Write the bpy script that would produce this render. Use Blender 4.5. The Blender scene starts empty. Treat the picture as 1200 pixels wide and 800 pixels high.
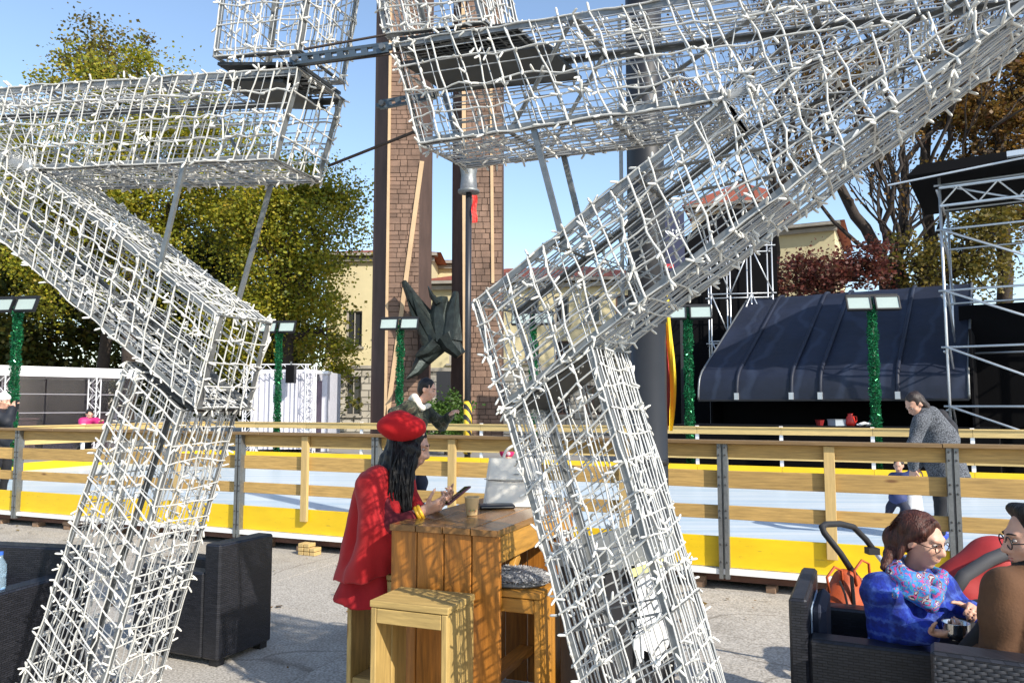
import bpy, math, random
import numpy as np
from mathutils import Vector, Matrix
R = math.radians
random.seed(7); rng = np.random.default_rng(7)
SC = bpy.context.scene
COL = SC.collection
# ------------------------------------------------------------------ camera, sky, sun, exposure
EYE = Vector((0, 0, 1.6)); PITCH = math.atan(75/900)
cam_d = bpy.data.cameras.new('camera'); cam = bpy.data.objects.new('camera', cam_d); COL.objects.link(cam)
cam.location = EYE; cam.rotation_euler = (R(90)+PITCH, 0, 0)
cam_d.sensor_width = 36; cam_d.lens = 27.0; cam_d.clip_start = .05; cam_d.clip_end = 3000
SC.camera = cam
SUN_EL, SUN_AZ = R(34), R(139)            # azimuth clockwise from +Y: the sun stands behind the camera, to the right
world = bpy.data.worlds.new('World'); SC.world = world; world.use_nodes = True
wn = world.node_tree.nodes; wl = world.node_tree.links
sky = wn.new('ShaderNodeTexSky'); sky.sky_type = 'NISHITA'; sky.sun_disc = False
sky.sun_elevation = SUN_EL; sky.sun_rotation = SUN_AZ; sky.air_density = 1.0; sky.dust_density = .5; sky.ozone_density = 1.0
bgn = wn['Background']; bgn.inputs['Strength'].default_value = .15
wl.new(sky.outputs[0], bgn.inputs['Color'])
sun_d = bpy.data.lights.new('sun', 'SUN'); sun_d.energy = 3.9; sun_d.angle = R(.5); sun_d.color = (1, .93, .82)
sun = bpy.data.objects.new('sun', sun_d); COL.objects.link(sun)
sdir = Vector((math.sin(SUN_AZ)*math.cos(SUN_EL), math.cos(SUN_AZ)*math.cos(SUN_EL), math.sin(SUN_EL)))
sun.rotation_euler = sdir.to_track_quat('Z', 'Y').to_euler(); sun.location = sdir*60
vs = SC.view_settings; vs.view_transform = 'Standard'; vs.look = 'None'; vs.exposure = .75; vs.gamma = 1
# ------------------------------------------------------------------ geometry helpers
def ray(px, py):
    a, b = (px-600)/900, (400-py)/900
    return Vector((a, math.cos(PITCH)-math.sin(PITCH)*b, math.sin(PITCH)+math.cos(PITCH)*b))
def at(px, py, Y):
    r = ray(px, py); return EYE + r*(Y/r.y)
def gz(px, py, z=0):
    r = ray(px, py); return EYE + r*((z-EYE.z)/r.z)
XF = {}
def setprops(o, label=None, cat=None, group=None, kind=None, category=None):
    if label: o['label'] = label
    if cat: o['category'] = cat
    if group: o['group'] = group
    if kind: o['kind'] = kind
    return o
def xf(p): return XF.get(p.name, Matrix.Identity(4)) if p else Matrix.Identity(4)
def root(name, loc, rz=0, label=None, cat=None, group=None, kind=None):
    o = bpy.data.objects.new(name, None); COL.objects.link(o); o.empty_display_size = .1
    o.location = loc; o.rotation_euler = (0, 0, rz)
    XF[o.name] = Matrix.Translation(Vector(loc)) @ Matrix.Rotation(rz, 4, 'Z')
    return setprops(o, label, cat, group, kind)
def place(name, me, parent, Mw, local=False, **kw):
    """link mesh object with the (world or parent-local) matrix Mw"""
    o = bpy.data.objects.new(name, me); COL.objects.link(o)
    if parent:
        o.parent = parent
        o.matrix_basis = Mw if local else xf(parent).inverted() @ Mw
        XF[o.name] = xf(parent) @ Mw if local else Mw.copy()
    else:
        o.matrix_basis = Mw; XF[o.name] = Mw.copy()
    return setprops(o, **kw)
def npmesh(name, V, F, mat=None, smooth=False):
    V = np.asarray(V, dtype=np.float32); F = np.asarray(F, dtype=np.int32)
    me = bpy.data.meshes.new(name); n = F.shape[1]
    me.vertices.add(len(V)); me.vertices.foreach_set('co', V.ravel())
    me.loops.add(F.size); me.loops.foreach_set('vertex_index', F.ravel())
    me.polygons.add(len(F)); me.polygons.foreach_set('loop_start', np.arange(0, F.size, n, dtype=np.int32))
    try: me.polygons.foreach_set('loop_total', np.full(len(F), n, dtype=np.int32))
    except Exception: pass
    if smooth: me.polygons.foreach_set('use_smooth', np.ones(len(F), dtype=bool))
    me.update(calc_edges=True)
    if mat: me.materials.append(mat)
    return me
class MB:
    def __init__(s): s.v = []; s.f = []; s.sm = False
    def add(s, vs, fs):
        b = len(s.v); s.v += [tuple(x) for x in vs]; s.f += [tuple(b+i for i in f) for f in fs]; return s
    def box(s, c, d, M=None):
        x, y, z = d[0]/2, d[1]/2, d[2]/2; c = Vector(c)
        vs = [Vector((a*x, b*y, e*z)) for e in (-1, 1) for b in (-1, 1) for a in (-1, 1)]
        if M is not None: vs = [M @ q for q in vs]
        return s.add([c+q for q in vs], [(0,2,3,1), (4,5,7,6), (0,1,5,4), (2,6,7,3), (0,4,6,2), (1,3,7,5)])
    def bar(s, a, b, w, t, up=(0,0,1)):
        M, L = axes(a, b, up); return s.box((Vector(a)+Vector(b))/2, (L, w, t), M)
    def tube(s, pts, r, n=6, caps=True):
        P = [Vector(p) for p in pts]; rr = r if isinstance(r, (list, tuple)) else [r]*len(P)
        T0 = (P[1]-P[0]).normalized(); ref = Vector((0,0,1)) if abs(T0.z) < .9 else Vector((1,0,0))
        N = (ref - T0*ref.dot(T0)).normalized(); b0 = len(s.v)
        for i, p in enumerate(P):
            T = ((P[min(i+1, len(P)-1)]-P[max(i-1, 0)])).normalized()
            N = (N - T*N.dot(T)); N = N.normalized() if N.length > 1e-6 else Vector((1,0,0)); B = T.cross(N)
            for k in range(n):
                a = 2*math.pi*k/n; s.v.append(tuple(p + (N*math.cos(a)+B*math.sin(a))*rr[i]))
        for i in range(len(P)-1):
            for k in range(n):
                a = b0+i*n+k; b = b0+i*n+(k+1) % n; s.f.append((a, b, b+n, a+n))
        if caps:
            s.f.append(tuple(b0+k for k in range(n-1, -1, -1))); e = b0+(len(P)-1)*n; s.f.append(tuple(e+k for k in range(n)))
        return s
    def lathe(s, c, prof, n=16, cap=True):
        c = Vector(c); b0 = len(s.v)
        for (r, z) in prof:
            for k in range(n):
                a = 2*math.pi*k/n; s.v.append((c.x+r*math.cos(a), c.y+r*math.sin(a), c.z+z))
        for i in range(len(prof)-1):
            for k in range(n):
                a = b0+i*n+k; b = b0+i*n+(k+1) % n; s.f.append((a, b, b+n, a+n))
        if cap:
            s.f.append(tuple(b0+k for k in range(n-1, -1, -1))); e = b0+(len(prof)-1)*n; s.f.append(tuple(e+k for k in range(n)))
        return s
    def prism(s, poly, z0, z1):
        n = len(poly)
        vs = [(p[0], p[1], z0) for p in poly]+[(p[0], p[1], z1) for p in poly]
        return s.add(vs, [tuple(range(n-1, -1, -1)), tuple(range(n, 2*n))]+[(i, (i+1) % n, n+(i+1) % n, n+i) for i in range(n)])
    def ell(s, c, r, n=12, m=8, M=None):
        c = Vector(c); vs = []; fs = []
        for i in range(m+1):
            th = math.pi*i/m
            for k in range(n):
                ph = 2*math.pi*k/n
                q = Vector((r[0]*math.sin(th)*math.cos(ph), r[1]*math.sin(th)*math.sin(ph), r[2]*math.cos(th)))
                vs.append(c + (M @ q if M is not None else q))
        for i in range(m):
            for k in range(n):
                a = i*n+k; b = i*n+(k+1) % n; fs.append((a, a+n, b+n, b))
        return s.add(vs, fs)
    def grid(s, fn, nu, nv):
        vs = [fn(i/nu, j/nv) for j in range(nv+1) for i in range(nu+1)]
        return s.add(vs, [(j*(nu+1)+i, j*(nu+1)+i+1, (j+1)*(nu+1)+i+1, (j+1)*(nu+1)+i) for j in range(nv) for i in range(nu)])
    def build(s, name, mat, parent=None, local=False, smooth=False, **kw):
        """vertices are world coordinates unless local=True (parent's coordinates)"""
        I = Matrix.Identity(4)
        V = s.v
        if not local and parent:
            Mi = xf(parent).inverted(); V = [tuple(Mi @ Vector(q)) for q in V]
        me = bpy.data.meshes.new(name); me.from_pydata(V, [], s.f)
        if smooth: me.polygons.foreach_set('use_smooth', [True]*len(me.polygons))
        me.update(); me.materials.append(mat)
        return place(name, me, parent, I, local=True, **kw)
def axes(a, b, up=(0,0,1)):
    x = Vector(b)-Vector(a); L = x.length; x.normalize(); z = Vector(up)
    z = z - x*z.dot(x)
    if z.length < 1e-5: z = Vector((1,0,0)) - x*x.x
    z.normalize(); y = z.cross(x)
    return Matrix((x, y, z)).transposed(), L
_pk = {}
def chambox(L, w, t, c):
    V = []; F = []; X, Y, Z = L/2, w/2, t/2; idx = {}
    for sx in (-1,1):
        for sy in (-1,1):
            for sz in (-1,1):
                for ax in range(3):
                    q = [sx*(X-c), sy*(Y-c), sz*(Z-c)]; q[ax] = (sx*X, sy*Y, sz*Z)[ax]
                    idx[(sx,sy,sz,ax)] = len(V); V.append(q)
    def face(ids):
        F.append(ids)
    for ax in range(3):
        o = [i for i in range(3) if i != ax]
        for sg in (-1,1):
            q = []
            for (a,b) in ((-1,-1),(1,-1),(1,1),(-1,1)):
                s_ = [0,0,0]; s_[ax] = sg; s_[o[0]] = a; s_[o[1]] = b; q.append(idx[(*s_, ax)])
            face(q)
    for ax in range(3):
        o = [i for i in range(3) if i != ax]
        for a in (-1,1):
            for b in (-1,1):
                s0 = [0,0,0]; s0[ax] = -1; s0[o[0]] = a; s0[o[1]] = b; s1 = s0[:]; s1[ax] = 1
                face([idx[(*s0,o[0])], idx[(*s1,o[0])], idx[(*s1,o[1])], idx[(*s0,o[1])]])
    for sx in (-1,1):
        for sy in (-1,1):
            for sz in (-1,1): face([idx[(sx,sy,sz,k)] for k in range(3)])
    out = []
    for f in F:
        p = [Vector(V[i]) for i in f]; n = (p[1]-p[0]).cross(p[2]-p[0]); m = sum(p, Vector())/len(p)
        out.append(tuple(f) if n.dot(m) > 0 else tuple(reversed(f)))
    return V, out
def plank(name, parent, a, b, w, t, mat, up=(0,0,1), c=.003, **kw):
    """a board from a to b (world), width w, thickness t along up; its own x axis is the grain"""
    M3, L = axes(a, b, up); key = (round(L,3), round(w,3), round(t,3), mat.name)
    if key not in _pk:
        V, F = chambox(L, w, t, min(c, t*.3, w*.3)); me = bpy.data.meshes.new(name); me.from_pydata(V, [], F); me.update(); me.materials.append(mat); _pk[key] = me
    M = M3.to_4x4(); M.translation = (Vector(a)+Vector(b))/2
    return place(name, _pk[key], parent, M, **kw)
def lplank(name, parent, a, b, w, t, mat, up=(0,0,1), **kw):
    """the same in the parent's own coordinates"""
    X = xf(parent); return plank(name, parent, X @ Vector(a), X @ Vector(b), w, t, mat, X.to_3x3() @ Vector(up), **kw)
# ------------------------------------------------------------------ signed-distance bodies -> one continuous mesh (surface nets)
def smin(a, b, k):
    if k <= 0: return np.minimum(a, b)
    h = np.clip(.5+.5*(b-a)/k, 0, 1); return b*(1-h)+a*h - k*h*(1-h)
def sdf_mesh(prims, h, k=.03, fold=None):
    lo = np.full(3, 1e9); hi = -lo
    bb = []
    for p in prims:
        if p[0] == 'c':
            A, ra, B, rb = [np.array(x, float) for x in p[1:5]]
            l = np.minimum(A-ra, B-rb); g = np.maximum(A+ra, B+rb)
        elif p[0] == 'p':
            bb.append((np.full(3,-99.), np.full(3,99.))); continue
        else:
            A = np.array(p[1], float); r = max(p[2]); l = A-r; g = A+r
        bb.append((l, g))
        if p[0] != 's': lo = np.minimum(lo, l); hi = np.maximum(hi, g)
    lo = lo-3*h-k*.3; hi = hi+3*h+k*.3
    n = np.ceil((hi-lo)/h).astype(int)+1
    ax = [lo[i]+h*np.arange(n[i]) for i in range(3)]
    V = np.full(tuple(n), 1.0)
    for p, (l, g) in zip(prims, bb):
        i0 = np.clip(np.floor((l-k-3*h-lo)/h).astype(int), 0, n-1); i1 = np.clip(np.ceil((g+k+3*h-lo)/h).astype(int)+1, 1, n)
        sl = tuple(slice(i0[i], i1[i]) for i in range(3))
        P = np.stack(np.meshgrid(*[ax[i][sl[i]] for i in range(3)], indexing='ij'), -1)
        if p[0] == 'c':
            A, ra, B, rb = np.array(p[1], float), p[2], np.array(p[3], float), p[4]
            d = B-A; L = max(d @ d, 1e-9); t = np.clip(((P-A) @ d)/L, 0, 1)
            D = np.linalg.norm(P-(A+t[..., None]*d), axis=-1)-(ra+(rb-ra)*t)
        elif p[0] == 'p':
            V[sl] = np.maximum(V[sl], (P-np.array(p[1], float)) @ np.array(p[2], float)); continue
        else:
            q = P-np.array(p[1], float)
            if len(p) > 3 and p[3] is not None: q = q @ np.array(p[3])     # columns of the matrix are the axes
            r = np.array(p[2], float); m = np.linalg.norm(q/r, axis=-1); D = (m-1)*r.min() if r.max()/r.min() > 6 else m*(m-1)/np.maximum(np.linalg.norm(q/(r*r), axis=-1), 1e-6)
        if p[0] == 's': V[sl] = np.maximum(V[sl], -D)
        else: V[sl] = smin(V[sl], D, p[5] if p[0] == 'c' and len(p) > 5 else k)
    if fold:
        a, f = fold[:2]; zs_ = fold[2] if len(fold) > 2 else 1
        X, Y, Z = np.meshgrid(*ax, indexing='ij', sparse=True)
        Z = Z*zs_; V = V + a*(np.sin(f*X+2.2*np.sin(f*.45*Z+1.3)+f*.3*Y) * np.sin(f*.6*Y+1.7*np.sin(f*.5*Z)+.8) + .6*np.sin(f*1.1*Z+2.5*np.sin(f*.5*X+f*.4*Y)))
    S = V < 0
    c = [(i,j,l) for i in (0,1) for j in (0,1) for l in (0,1)]
    sh = lambda A, o: A[o[0]:A.shape[0]-1+o[0], o[1]:A.shape[1]-1+o[1], o[2]:A.shape[2]-1+o[2]]
    cnt = sum(sh(S, o).astype(np.int8) for o in c); mask = (cnt > 0) & (cnt < 8)
    idx = np.full(mask.shape, -1, int); cells = np.argwhere(mask); idx[mask] = np.arange(len(cells))
    acc = np.zeros((len(cells), 3)); w = np.zeros(len(cells))
    cv = {o: V[cells[:,0]+o[0], cells[:,1]+o[1], cells[:,2]+o[2]] for o in c}
    for o in c:
        for a_ in range(3):
            if o[a_] == 0:
                o2 = list(o); o2[a_] = 1; o2 = tuple(o2); v0, v1 = cv[o], cv[o2]; m = (v0 < 0) != (v1 < 0)
                t = np.where(m, v0/np.where(m, v0-v1, 1), 0)
                pos = np.array(o, float)[None]+np.eye(3)[a_][None]*t[:, None]
                acc[m] += pos[m]; w[m] += 1
    verts = lo+h*(cells+acc/w[:, None]); F = []
    for a_ in range(3):
        b_, c_ = (a_+1) % 3, (a_+2) % 3
        s0 = [slice(None)]*3; s1 = [slice(None)]*3; s0[a_] = slice(0, -1); s1[a_] = slice(1, None)
        A, B = S[tuple(s0)], S[tuple(s1)]; e = np.argwhere(A != B)
        ok = (e[:, b_] > 0) & (e[:, c_] > 0) & (e[:, b_] < S.shape[b_]-1) & (e[:, c_] < S.shape[c_]-1); e = e[ok]
        q = []
        for (db, dc) in ((-1,-1),(0,-1),(0,0),(-1,0)):
            z = e.copy(); z[:, b_] += db; z[:, c_] += dc; q.append(idx[z[:,0], z[:,1], z[:,2]])
        q = np.stack(q, 1); fl = ~A[e[:,0], e[:,1], e[:,2]]; q[fl] = q[fl][:, ::-1]; F.append(q)
    return verts, np.concatenate(F)
def sdf(name, prims, mat, parent, h=.01, k=.03, fold=None, **kw):
    V, F = sdf_mesh(prims, h, k, fold)
    Mi = np.array(xf(parent).inverted()) if parent else np.eye(4)
    V = V @ Mi[:3, :3].T + Mi[:3, 3]
    return place(name, npmesh(name, V, F, mat, True), parent, Matrix.Identity(4), local=True, **kw)
# ------------------------------------------------------------------ materials
MATS = {}
def mat(name, col, rough=.6, metal=0, noise=None, bump=None, rand=0, spec=.5, stretch=None, col2=None, trans=0, coat=0, extra=None):
    m = bpy.data.materials.new(name); m.use_nodes = True; MATS[name] = m
    n, l = m.node_tree.nodes, m.node_tree.links; b = n['Principled BSDF']
    b.inputs['Base Color'].default_value = (*col, 1); b.inputs['Roughness'].default_value = rough; b.inputs['Metallic'].default_value = metal
    b.inputs['Specular IOR Level'].default_value = spec
    if trans: b.inputs['Transmission Weight'].default_value = trans
    if coat: b.inputs['Coat Weight'].default_value = coat
    tc = n.new('ShaderNodeTexCoord'); mp = n.new('ShaderNodeMapping'); l.new(tc.outputs['Object'], mp.inputs['Vector'])
    if stretch: mp.inputs['Scale'].default_value = stretch
    oi = n.new('ShaderNodeObjectInfo')
    if rand:
        va = n.new('ShaderNodeVectorMath'); va.operation = 'MULTIPLY_ADD'; va.inputs[1].default_value = (0,0,0)
        cx = n.new('ShaderNodeCombineXYZ'); ml = n.new('ShaderNodeMath'); ml.operation = 'MULTIPLY'; ml.inputs[1].default_value = 57
        l.new(oi.outputs['Random'], ml.inputs[0]); l.new(ml.outputs[0], cx.inputs[0]); l.new(ml.outputs[0], cx.inputs[2])
        vv = n.new('ShaderNodeVectorMath'); vv.operation = 'ADD'; l.new(tc.outputs['Object'], vv.inputs[0]); l.new(cx.outputs[0], vv.inputs[1]); l.new(vv.outputs[0], mp.inputs['Vector'])
    cur = None
    if noise:
        sc, amt = noise[:2]; tx = n.new('ShaderNodeTexNoise'); tx.inputs['Scale'].default_value = sc; tx.inputs['Detail'].default_value = 6; tx.inputs['Roughness'].default_value = .65
        l.new(mp.outputs[0], tx.inputs['Vector'])
        rp = n.new('ShaderNodeValToRGB'); rp.color_ramp.elements[0].position = .5-noise[2] if len(noise) > 2 else .3; rp.color_ramp.elements[1].position = .5+noise[2] if len(noise) > 2 else .7
        c2 = col2 or tuple(max(0, c*(1-amt)) for c in col)
        rp.color_ramp.elements[0].color = (*c2, 1); rp.color_ramp.elements[1].color = (*col, 1)
        l.new(tx.outputs['Fac'], rp.inputs[0]); cur = rp.outputs[0]
    if rand:
        hs = n.new('ShaderNodeHueSaturation'); mr = n.new('ShaderNodeMapRange'); mr.inputs['To Min'].default_value = 1-rand; mr.inputs['To Max'].default_value = 1+rand
        l.new(oi.outputs['Random'], mr.inputs['Value']); l.new(mr.outputs[0], hs.inputs['Value'])
        if cur: l.new(cur, hs.inputs['Color'])
        else: hs.inputs['Color'].default_value = (*col, 1)
        cur = hs.outputs[0]
    if extra: cur = extra(n, l, mp, cur, b) or cur
    if cur: l.new(cur, b.inputs['Base Color'])
    if bump:
        bt = n.new('ShaderNodeTexNoise'); bt.inputs['Scale'].default_value = bump[0]; bt.inputs['Detail'].default_value = 5; l.new(mp.outputs[0], bt.inputs['Vector'])
        bm = n.new('ShaderNodeBump'); bm.inputs['Strength'].default_value = bump[1]; bm.inputs['Distance'].default_value = bump[2] if len(bump) > 2 else .01
        l.new(bt.outputs['Fac'], bm.inputs['Height']); l.new(bm.outputs[0], b.inputs['Normal'])
    return m
def knots(dark, sc=2.2, rad=.13):
    """dark knots and growth rings along the grain (object x)"""
    def f(n, l, mp, cur, b):
        sp = n.new('ShaderNodeTexVoronoi'); sp.inputs['Scale'].default_value = sc; sp.feature = 'F1'
        m2 = n.new('ShaderNodeMapping'); m2.inputs['Scale'].default_value = (.9, 3.2, 3.2); l.new(mp.inputs['Vector'].links[0].from_socket, m2.inputs['Vector']); l.new(m2.outputs[0], sp.inputs['Vector'])
        rp = n.new('ShaderNodeValToRGB'); rp.color_ramp.elements[0].position = rad*.35; rp.color_ramp.elements[1].position = rad
        rp.color_ramp.elements[0].color = (1,1,1,1); rp.color_ramp.elements[1].color = (0,0,0,1); l.new(sp.outputs['Distance'], rp.inputs[0])
        mx = n.new('ShaderNodeMix'); mx.data_type = 'RGBA'; l.new(rp.outputs[0], mx.inputs[0]); l.new(cur, mx.inputs[6]); mx.inputs[7].default_value = (*dark, 1)
        return mx.outputs[2]
    return f
WOOD_RAIL = mat('rail_wood', (.55, .345, .11), .65, noise=(4, .45), stretch=(1.1, 14, 14), rand=.14, bump=(5, .25, .004), extra=knots((.16, .075, .025)))
WOOD_RAILTOP = mat('rail_cap_wood', (.25, .155, .065), .6, noise=(4, .45), stretch=(1.1, 14, 14), rand=.12, bump=(5, .3, .004))
WOOD_FAR = mat('far_rail_wood', (.58, .41, .16), .65, noise=(3, .3), stretch=(1, 10, 10), rand=.12)
WOOD_POST = mat('pale_post_wood', (.60, .42, .17), .6, noise=(4, .3), stretch=(1.1, 14, 14), rand=.06)
WOOD_TABLE = mat('stained_table_wood', (.50, .19, .028), .42, noise=(3.5, .6), stretch=(1.2, 13, 13), rand=.15, bump=(5, .25, .003), extra=knots((.10, .03, .008)))
WOOD_TOP = mat('varnished_tabletop_wood', (.30, .15, .05), .25, noise=(3.5, .5), stretch=(1.2, 13, 13), rand=.12, bump=(5, .15, .003))
WOOD_STOOL = mat('stool_wood', (.56, .28, .05), .5, noise=(3.5, .5), stretch=(1.2, 12, 12), rand=.14, bump=(5, .25, .003), extra=knots((.13, .05, .012)))
WOOD_OLD = mat('weathered_block_wood', (.30, .19, .12), .8, noise=(5, .5), rand=.2)
def scuff(dark, sc=9, pos=.40, st=(1,1,3)):
    """scuffs, skate marks and dirt"""
    def f(n, l, mp, cur, b):
        m2 = n.new('ShaderNodeMapping'); m2.inputs['Scale'].default_value = st; l.new(mp.inputs['Vector'].links[0].from_socket, m2.inputs['Vector'])
        t = n.new('ShaderNodeTexNoise'); t.inputs['Scale'].default_value = sc; t.inputs['Detail'].default_value = 9; t.inputs['Roughness'].default_value = .72; l.new(m2.outputs[0], t.inputs['Vector'])
        rp = n.new('ShaderNodeValToRGB'); rp.color_ramp.elements[0].position = pos-.07; rp.color_ramp.elements[1].position = pos; rp.color_ramp.elements[0].color = (.7,.7,.7,1); rp.color_ramp.elements[1].color = (0,0,0,1); l.new(t.outputs['Fac'], rp.inputs[0])
        mx = n.new('ShaderNodeMix'); mx.data_type = 'RGBA'; l.new(rp.outputs[0], mx.inputs[0]); l.new(cur, mx.inputs[6]); mx.inputs[7].default_value = (*dark, 1); return mx.outputs[2]
    return f
YELLOW = mat('yellow_kickboard', (.82, .54, .010), .42, noise=(1.6, .2), stretch=(1, 3, 3), rand=.05, extra=scuff((.35,.24,.03), 7, .40, (1,4,4)))
GALV = mat('galvanised_steel', (.27, .28, .28), .45, .75, noise=(30, .3), rand=.05)
GALV_D = mat('dull_zinc_bar', (.27, .28, .28), .5, .6, noise=(14, .4))
CABLE = mat('white_cable', (.58, .575, .54), .45, noise=(25, .12))
WIRE = mat('zinc_wire', (.44, .45, .45), .45, .3)
BULBM = mat('milky_bulb_plastic', (.70, .69, .64), .3)
PLATE_D = mat('dark_joint_plate', (.055, .058, .058), .5, .5, noise=(9, .4))
BRACKET = mat('blue_grey_channel_steel', (.10, .13, .155), .42, .7, noise=(20, .3))
BLACKM = mat('black_painted_metal', (.010, .010, .012), .5)
ROD_D = mat('dark_rusty_rod', (.06, .045, .038), .6, .4)
POLE = mat('grey_lamp_post_paint', (.032, .035, .039), .42, .2, noise=(3, .2), bump=(200, .05, .002))
BLACKF = mat('black_fabric', (.0035, .0035, .0045), .95, noise=(2, .3), spec=.15)
WHITE = mat('white_paint', (.80, .80, .80), .5, noise=(3, .06))
WHITEP = mat('white_plastic', (.82, .82, .80), .35)
TRUSS = mat('aluminium_truss', (.62, .64, .66), .35, .6)
TRUSSW = mat('white_truss', (.72, .72, .74), .45, .1)
NAVY = None
def canopy_sheen(n, l, mp, cur, b):
    w = n.new('ShaderNodeTexWave'); w.inputs['Scale'].default_value = .35; w.inputs['Distortion'].default_value = 9; w.inputs['Detail'].default_value = 3; l.new(mp.outputs[0], w.inputs['Vector'])
    rp = n.new('ShaderNodeValToRGB'); rp.color_ramp.elements[0].position = .86; rp.color_ramp.elements[1].position = 1; rp.color_ramp.elements[0].color = (0,0,0,1); rp.color_ramp.elements[1].color = (.25,.25,.25,1); l.new(w.outputs[0], rp.inputs[0])
    mx = n.new('ShaderNodeMix'); mx.data_type = 'RGBA'; l.new(rp.outputs[0], mx.inputs[0]); l.new(cur, mx.inputs[6]); mx.inputs[7].default_value = (.05, .07, .12, 1); return mx.outputs[2]  # paler wavy streaks: sheen of the vinyl put into its colour
CANOPY = mat('navy_vinyl', (.010, .016, .038), .6, noise=(.8, .55), extra=canopy_sheen, bump=(1.5, .5, .05))
NAVYF = mat('navy_banner_cloth', (.018, .022, .06), .7)
LEAFM = {}
def leafmat(name, cols):
    m = bpy.data.materials.new(name); m.use_nodes = True; n, l = m.node_tree.nodes, m.node_tree.links; b = n['Principled BSDF']
    g = n.new('ShaderNodeNewGeometry'); rp = n.new('ShaderNodeValToRGB'); e = rp.color_ramp.elements
    e[0].color = (*cols[0], 1); e[0].position = 0; e[1].color = (*cols[-1], 1); e[1].position = 1
    for i, c in enumerate(cols[1:-1]):
        q = e.new((i+1)/(len(cols)-1)); q.color = (*c, 1)
    l.new(g.outputs['Random Per Island'], rp.inputs[0]); l.new(rp.outputs[0], b.inputs['Base Color']); b.inputs['Roughness'].default_value = .55
    tr = n.new('ShaderNodeBsdfTranslucent'); l.new(rp.outputs[0], tr.inputs['Color']); mx = n.new('ShaderNodeMixShader'); mx.inputs[0].default_value = .45
    l.new(b.outputs[0], mx.inputs[1]); l.new(tr.outputs[0], mx.inputs[2]); l.new(mx.outputs[0], n['Material Output'].inputs['Surface'])
    return m
BARK = mat('dark_bark', (.05, .036, .028), .9, noise=(6, .5), bump=(14, .6, .03))
SKIN = mat('skin', (.60, .34, .24), .5, noise=(40, .08))
SKIN.node_tree.nodes['Principled BSDF'].inputs['Subsurface Weight'].default_value = .12
SKIN.node_tree.nodes['Principled BSDF'].inputs['Subsurface Radius'].default_value = (.012, .005, .003)
EYEW = mat('eye_white', (.40, .35, .32), .7); EYED = mat('dark_iris', (.03, .02, .015), .15)
LIPS = mat('lip_skin', (.42, .13, .11), .4)
def rattan_extra(n, l, mp, cur, b):
    tc = n.new('ShaderNodeTexBrick'); tc.inputs['Scale'].default_value = 1; tc.inputs['Brick Width'].default_value = .040; tc.inputs['Row Height'].default_value = .0115; tc.inputs['Mortar Size'].default_value = .0014; tc.inputs['Mortar Smooth'].default_value = .4
    cx = n.new('ShaderNodeCombineXYZ'); sx = n.new('ShaderNodeSeparateXYZ'); src = mp.inputs['Vector'].links[0].from_socket; l.new(src, sx.inputs[0])
    ad = n.new('ShaderNodeMath'); l.new(sx.outputs[0], ad.inputs[0]); l.new(sx.outputs[1], ad.inputs[1]); l.new(ad.outputs[0], cx.inputs[0]); l.new(sx.outputs[2], cx.inputs[1]); l.new(cx.outputs[0], tc.inputs['Vector'])
    bm = n.new('ShaderNodeBump'); bm.invert = True; bm.inputs['Strength'].default_value = 1; bm.inputs['Distance'].default_value = .008; l.new(tc.outputs['Fac'], bm.inputs['Height']); l.new(bm.outputs[0], b.inputs['Normal'])
    tc.inputs['Color1'].default_value = (.022,.023,.030,1); tc.inputs['Color2'].default_value = (.011,.012,.017,1); tc.inputs['Mortar'].default_value = (.003,.003,.004,1); return tc.outputs['Color']
RATTAN = mat('charcoal_rattan', (.022, .024, .032), .42, noise=(30, .3), extra=rattan_extra)
RATTANP = mat('charcoal_rattan_strand', (.030, .032, .040), .40, rand=.2)
CUSH = mat('navy_cushion_cloth', (.022, .028, .05), .85, noise=(60, .25), bump=(150, .2, .002))
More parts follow.
